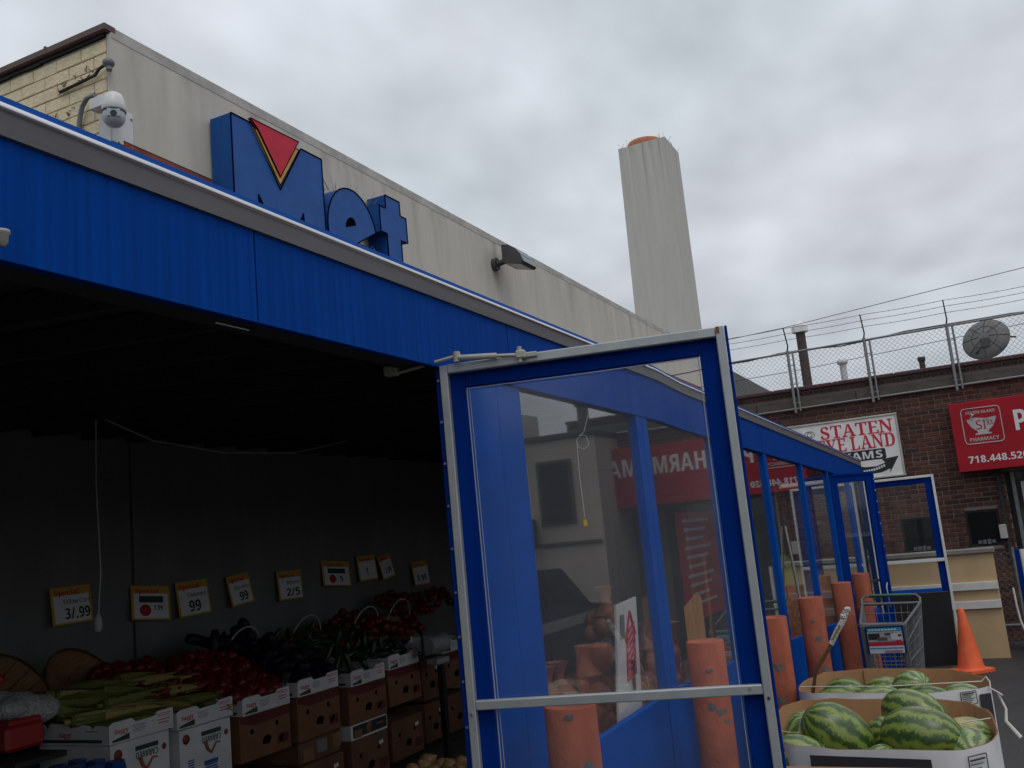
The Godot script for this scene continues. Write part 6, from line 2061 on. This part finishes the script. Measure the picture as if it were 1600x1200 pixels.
func window_goods():
	var o = thing("goods_bench", "low bench of crates behind the shed windows", "bench", Vector3(-2.0, 0, -6.5))
	wt(o)
	var s = st()
	for k in 4: cbox(s, Vector3(-1.98, 0.39, -4.0 - k * 1.25), Vector3(0.52, 0.78, 1.2), 0.008)
	obj("crate_row", s, M.brown_box_b, o)
	var cols = [M.net_purple, M.net_orange, M.net_orange, M.net_purple, M.net_red, M.net_red, M.net_orange, M.net_purple, M.net_red]
	var zs = [4.05, 4.95, 5.25, 5.95, 4.35, 5.5, 5.1, 6.3, 4.2]
	var names = ["dark purple net bag of onions nearest the swing door hinge", "orange net bag of onions right of the white arrow board", "pale orange net bag of onions in front of the wide mullion", "purple net bag of onions behind the second bollard", "red net bag of onions left of the white arrow board", "red net bag of onions right of the wide mullion", "orange net bag of onions on top of two others by the arrow board", "dark net bag of onions at the far end of the bench", "red net bag low behind the arrow board"]
	for i in 9:
		var y = 0.78 + (0.30 if i == 6 else 0.0)
		net_bag(names[i], Vector3(-1.93 - 0.1 * (i % 2), y, -zs[i]), cols[i], 80 + i)
	# white board with the red hatched arrow
	o = thing("arrow_board", "white board with a red hatched arrow leaning behind the window", "board", Vector3(-1.70, 0.72, -4.76))
	wt(o)
	s = st()
	var q = [Vector3(-1.715, 0.74, -4.50), Vector3(-1.715, 0.73, -4.88), Vector3(-1.70, 1.49, -4.966), Vector3(-1.70, 1.475, -4.645)]
	hexa(s, [q[0], q[1], q[1] - Vector3(0.012, 0, 0), q[0] - Vector3(0.012, 0, 0), q[3], q[2], q[2] - Vector3(0.012, 0, 0), q[3] - Vector3(0.012, 0, 0)])
	obj("board", s, M.card_white, o)
	var P = Transform3D(Basis(Vector3(0, -0.03, -1).normalized(), Vector3(0.02, 1, -0.14).normalized(), Vector3(1, 0, 0)), Vector3(-1.700, 1.24, -4.80))
	T = T * P
	s = st()
	var ar = [Vector2(-0.07, -0.15), Vector2(0.055, -0.13), Vector2(0.055, 0.06), Vector2(0.075, 0.07), Vector2(0.0, 0.19), Vector2(-0.08, 0.04), Vector2(-0.06, 0.045)]
	for i in ar.size():
		var a = ar[i]
		var b = ar[(i + 1) % ar.size()]
		tube(s, [Vector3(a.x, a.y, 0), Vector3(b.x, b.y, 0)], 0.006, 4)
	for k in 7:
		var y = -0.12 + k * 0.036
		tube(s, [Vector3(-0.06, y - 0.02, 0), Vector3(0.055, y + 0.03, 0)], 0.008, 4)
	obj("arrow", s, M.ink_red, o)
	s = st()
	tube(s, [Vector3(0.0, -0.06, 0.004), Vector3(0.012, -0.22, 0.004)], 0.012, 6, 0.008)
	obj("bolt_handle", s, M.box_print, o)
	s = st()
	for k in 4: box(s, Vector3(0.0 + 0.01 * k, -0.40 - k * 0.025, 0.001), Vector3(0.16 - 0.03 * (k % 2), 0.008, 0.001))
	tag(obj("small_print", s, M.ink_red, o), "", "", "", "stuff")
	s = st()
	box(s, Vector3(-0.12, 0.12, 0.001), Vector3(0.06, 0.12, 0.001))
	obj("grey_patch", s, M.grey_print, o)
	# wood behind the bollards
	o = thing("wood_stub", "short orange wooden board cut on a slant behind the second bollard", "board", Vector3(-1.49, 0, -5.35))
	wt(o)
	s = st()
	prism(s, PackedVector2Array([Vector2(-0.055, 0.0), Vector2(0.055, 0.0), Vector2(0.05, 1.43), Vector2(0.03, 1.46), Vector2(-0.055, 1.38)]), Vector3(-1.50, 0, -5.36), Vector3(0.93, 0, -0.37), Vector3(0, 1, 0), 0.03)
	obj("board", s, M.raw_wood, o)
	o = thing("wood_stake", "thin wooden stake standing behind the third bollard", "stake", Vector3(-1.43, 0, -6.7))
	wt(o)
	s = st()
	tube(s, [Vector3(-1.43, 0, -6.72), Vector3(-1.425, 1.0, -6.72), Vector3(-1.43, 1.62, -6.74)], 0.017, 6)
	obj("stake", s, M.raw_wood, o)
	o = thing("wood_stake", "pale metal rod leaning behind the fourth bollard", "rod", Vector3(-1.4, 0, -8.2))
	wt(o)
	s = st()
	tube(s, [Vector3(-1.36, 0, -8.3), Vector3(-1.42, 1.1, -8.4), Vector3(-1.48, 1.75, -8.5)], 0.013, 6)
	obj("rod", s, M.galv_dull, o)
	# plants and a lime bag behind the far windows
	o = thing("potted_plant", "leafy green plant behind the window between the third and fourth bollards", "plant", Vector3(-1.95, 0.3, -10.7))
	wt(o)
	rng.seed = 90
	s = st()
	lathe(s, [Vector2(0.0, 0.3), Vector2(0.10, 0.3), Vector2(0.14, 0.56), Vector2(0.12, 0.57), Vector2(0.0, 0.55)], 14, Vector3(-1.95, 0, -10.7))
	obj("pot", s, M.terracotta, o)
	s = st()
	for k in 46:
		var a = rng.randf() * TAUF
		var d = Vector3(cos(a), 0, sin(a))
		var e = Vector3(-d.z, 0, d.x) * rng.randf_range(0.012, 0.028)
		var p0 = Vector3(-1.95, 0.56, -10.7) + d * 0.03
		var p1 = p0 + d * rng.randf_range(0.05, 0.13) + Vector3(0, rng.randf_range(0.12, 0.36), 0)
		var p2 = p1 + d * 0.09 + Vector3(0, rng.randf_range(-0.06, 0.06), 0)
		tri(s, p0, p1 + e, p1 - e, d + Vector3.UP)
		tri(s, p1 + e, p1 - e, p2, d + Vector3.UP)
	tag(obj("leaves", s, M.leaf, o), "", "", "", "stuff")
	for p in [["lime_bag", "lime green bag standing above the plant behind the window", -2.0, 1.22, -11.1, 0.12, 0.18, M.lime_bag], ["orange_sack", "orange sack behind the window right of the swing door", -1.9, 0.78, -6.85, 0.15, 0.17, M.net_orange]]:
		o = thing(p[0], p[1], "bag", Vector3(p[2], p[3] - p[6], p[4]))
		s = st()
		lathe(s, [Vector2(0.0, 0.0), Vector2(p[5], 0.01), Vector2(p[5] * 1.08, p[6]), Vector2(p[5] * 0.9, p[6] * 1.7), Vector2(p[5] * 0.5, p[6] * 2.0), Vector2(0.0, p[6] * 2.02)], 14, Vector3.ZERO, Basis.from_scale(Vector3(0.7, 1, 1)))
		obj("bag", s, p[7], o)
	o = thing("red_poster", "dark red poster with pale lines of text standing inside the shed", "poster", Vector3(-2.4, 0.9, -9.1))
	wt(o)
	s = st()
	cbox(s, Vector3(-2.42, 1.46, -9.15), Vector3(0.015, 1.0, 1.55), 0.003)
	obj("board", s, M.pharm_red, o)
	s = st()
	for k in 10: cbox(s, Vector3(-2.411, 1.88 - k * 0.085, -9.05 + 0.05 * (k % 3)), Vector3(0.004, 0.028, 0.95 - 0.16 * (k % 3)), 0.001)
	obj("text_lines", s, M.silver_print, o)
	o = thing("bench_shelf", "grey metal shelf rail inside the windows behind the arrow board", "rail", Vector3(-2.3, 1.2, -5.5))
	wt(o)
	s = st()
	cbox(s, Vector3(-2.35, 1.32, -5.75), Vector3(0.03, 0.06, 1.5), 0.004)
	cbox(s, Vector3(-2.35, 0.645, -5.05), Vector3(0.03, 1.288, 0.04), 0.004)
	cbox(s, Vector3(-2.35, 0.645, -6.45), Vector3(0.03, 1.288, 0.04), 0.004)
	obj("rail", s, M.galv_dull, o)

# ---------------------------------------------------------------- what stands round the lot, seen in the reflections
func tree(label, at, h, r, sd):
	rng.seed = sd
	var o = thing("street_tree", label, "tree", at, 0.0, "street trees beyond the lot")
	var s = st()
	tube(s, [Vector3.ZERO, Vector3(0.05, h * 0.25, 0), Vector3(0.0, h * 0.5, 0.08), Vector3(0.05, h * 0.9, 0)], 0.2, 8, 0.03)
	for k in 7:
		var a = TAUF * k / 7.0 + rng.randf()
		var y0 = h * rng.randf_range(0.32, 0.6)
		tube(s, [Vector3(0.02, y0, 0.03), Vector3(cos(a) * r * 0.4, y0 + h * 0.12, sin(a) * r * 0.4), Vector3(cos(a) * r * 0.75, y0 + h * 0.2, sin(a) * r * 0.75)], 0.07, 6, 0.015)
	obj("trunk", s, M.bark, o)
	s = st()
	for k in 46:
		var d = Vector3(rng.randfn(), rng.randfn(), rng.randfn()).normalized()
		var c = Vector3(0, h * 0.66, 0) + Vector3(d.x * r, d.y * h * 0.3, d.z * r) * rng.randf_range(0.35, 0.95)
		for j in 70:
			var p = c + Vector3(rng.randfn(), rng.randfn() * 0.8, rng.randfn()) * 0.36
			var u = Vector3(rng.randfn(), rng.randfn(), rng.randfn()).normalized() * 0.09
			var v = Vector3(rng.randfn(), rng.randfn(), rng.randfn()).normalized() * 0.06
			tri(s, p - u, p + v, p + u, Vector3.UP)
			tri(s, p - u, p - v, p + u, Vector3.UP)
	tag(obj("crown", s, M.tree_leaf, o), "", "", "", "stuff")

func surroundings():
	# tan building past the brick one
	var o = thing("tan_building", "tan painted building with windows and a wall unit, right of the brick building", "building", Vector3(6, -0.2, -14.2))
	wt(o)
	var s = st()
	box(s, Vector3(6.5, 1.6, -17.0), Vector3(9.0, 3.6, 5.6))
	box(s, Vector3(8.2, 4.0, -17.6), Vector3(5.6, 1.2, 4.4))
	obj("wall", s, M.tan_paint, o)
	s = st()
	cbox(s, Vector3(6.5, 3.45, -17.0), Vector3(9.1, 0.10, 5.7), 0.02)
	obj("roof_edge", s, M.soffit, o)
	s = st()
	cbox(s, Vector3(2.3, 3.7, -14.6), Vector3(0.16, 0.5, 0.16), 0.02)
	lathe(s, [Vector2(0.14, 3.95), Vector2(0.14, 4.02), Vector2(0.0, 4.12)], 10, Vector3(2.3, 0, -14.6))
	obj("roof_vent", s, M.flue_brown, o)
	for x in [2.75, 4.4, 6.2]:
		s = st()
		cbox(s, Vector3(x, 2.55, -14.19), Vector3(0.62, 1.05, 0.06), 0.01)
		var wf = obj("window", s, M.tan_band, o)
		s = st()
		box(s, Vector3(x, 2.55, -14.155), Vector3(0.52, 0.95, 0.012))
		obj("glass", s, M.dark_glass, wf)
	s = st()
	cbox(s, Vector3(3.45, 1.95, -14.05), Vector3(0.6, 0.42, 0.3), 0.02)
	obj("wall_unit", s, M.dish_rib, o)
	s = st()
	cbox(s, Vector3(6.5, 1.72, -14.18), Vector3(8.9, 0.06, 0.04), 0.008)
	obj("string_course", s, M.tan_band, o)
	# house and trees behind the camera
	o = thing("grey_house", "low grey building across the street behind the viewer", "building", Vector3(-4, 0, 27))
	wt(o)
	s = st()
	box(s, Vector3(-4.0, 2.3, 30.0), Vector3(18.0, 4.6, 6.0))
	obj("wall", s, M.tan_paint, o)
	s = st()
	hexa(s, [Vector3(-13.4, 4.6, 26.6), Vector3(5.4, 4.6, 26.6), Vector3(5.4, 4.6, 33.4), Vector3(-13.4, 4.6, 33.4), Vector3(-13.2, 6.0, 29.8), Vector3(5.2, 6.0, 29.8), Vector3(5.2, 6.0, 30.2), Vector3(-13.2, 6.0, 30.2)])
	obj("roof", s, M.roof, o)
	for k in 5:
		s = st()
		cbox(s, Vector3(-11.0 + k * 3.4, 1.9, 26.97), Vector3(1.2, 1.5, 0.1), 0.01)
		var wf = obj("window", s, M.sign_frame, o)
		s = st()
		box(s, Vector3(-11.0 + k * 3.4, 1.9, 26.915), Vector3(1.06, 1.36, 0.012))
		obj("glass", s, M.dark_glass, wf)
	tree("bushy street tree behind the viewer, left of the grey house", Vector3(-9, 0, 22), 7.5, 2.6, 101)
	tree("tall street tree behind the viewer, in front of the grey house", Vector3(2.5, 0, 21), 8.5, 2.8, 103)
	tree("street tree behind the viewer, right of the grey house", Vector3(9, 0, 23), 8.0, 2.7, 107)
	# parked car seen in the windows
	o = thing("parked_car", "dark parked estate car with red tail lamps beside the brick building", "car", Vector3(2.9, -0.17, -12.0), 0.25)
	s = st()
	var side = PackedVector2Array([Vector2(-2.1, 0.35), Vector2(2.1, 0.35), Vector2(2.15, 0.75), Vector2(1.9, 0.95), Vector2(1.05, 1.05), Vector2(0.45, 1.58), Vector2(-1.7, 1.62), Vector2(-2.05, 1.05), Vector2(-2.15, 0.7)])
	prism(s, side, Vector3(0.86, 0, 0), Vector3(0, 0, -1), Vector3(0, 1, 0), 1.72)
	obj("body", s, M.car_paint, o)
	for sg in [-1.0, 1.0]:
		s = st()
		prism(s, PackedVector2Array([Vector2(-1.6, 1.1), Vector2(0.75, 1.1), Vector2(0.38, 1.5), Vector2(-1.5, 1.53)]), Vector3(0.866 * sg + (0.0 if sg > 0 else 0.012), 0, 0), Vector3(0, 0, -1), Vector3(0, 1, 0), 0.012)
		obj("side_window", s, M.dark_glass, o)
		s = st()
		cbox(s, Vector3(sg * 0.72, 0.95, 2.115), Vector3(0.2, 0.26, 0.06), 0.02)
		obj("tail_lamp", s, M.tail_red, o)
		for z in [-1.3, 1.3]:
			s = st()
			tube(s, [Vector3(sg * 0.66, 0.33, z), Vector3(sg * 0.88, 0.33, z)], 0.33, 20)
			var wh = obj("wheel", s, M.rubber, o)
			s = st()
			tube(s, [Vector3(sg * 0.86, 0.33, z), Vector3(sg * 0.89, 0.33, z)], 0.2, 16)
			obj("rim", s, M.galv, wh)
	s = st()
	quad(s, Vector3(-0.7, 1.1, 2.05), Vector3(0.7, 1.1, 2.05), Vector3(0.62, 1.53, 1.76), Vector3(-0.62, 1.53, 1.76), Vector3(0, 0.4, 1))
	obj("rear_window", s, M.dark_glass, o)
	s = st()
	cbox(s, Vector3(0, 0.52, 2.14), Vector3(1.7, 0.2, 0.08), 0.03)
	obj("bumper", s, M.soffit, o)

func k_odd(v): return v % 2 == 1
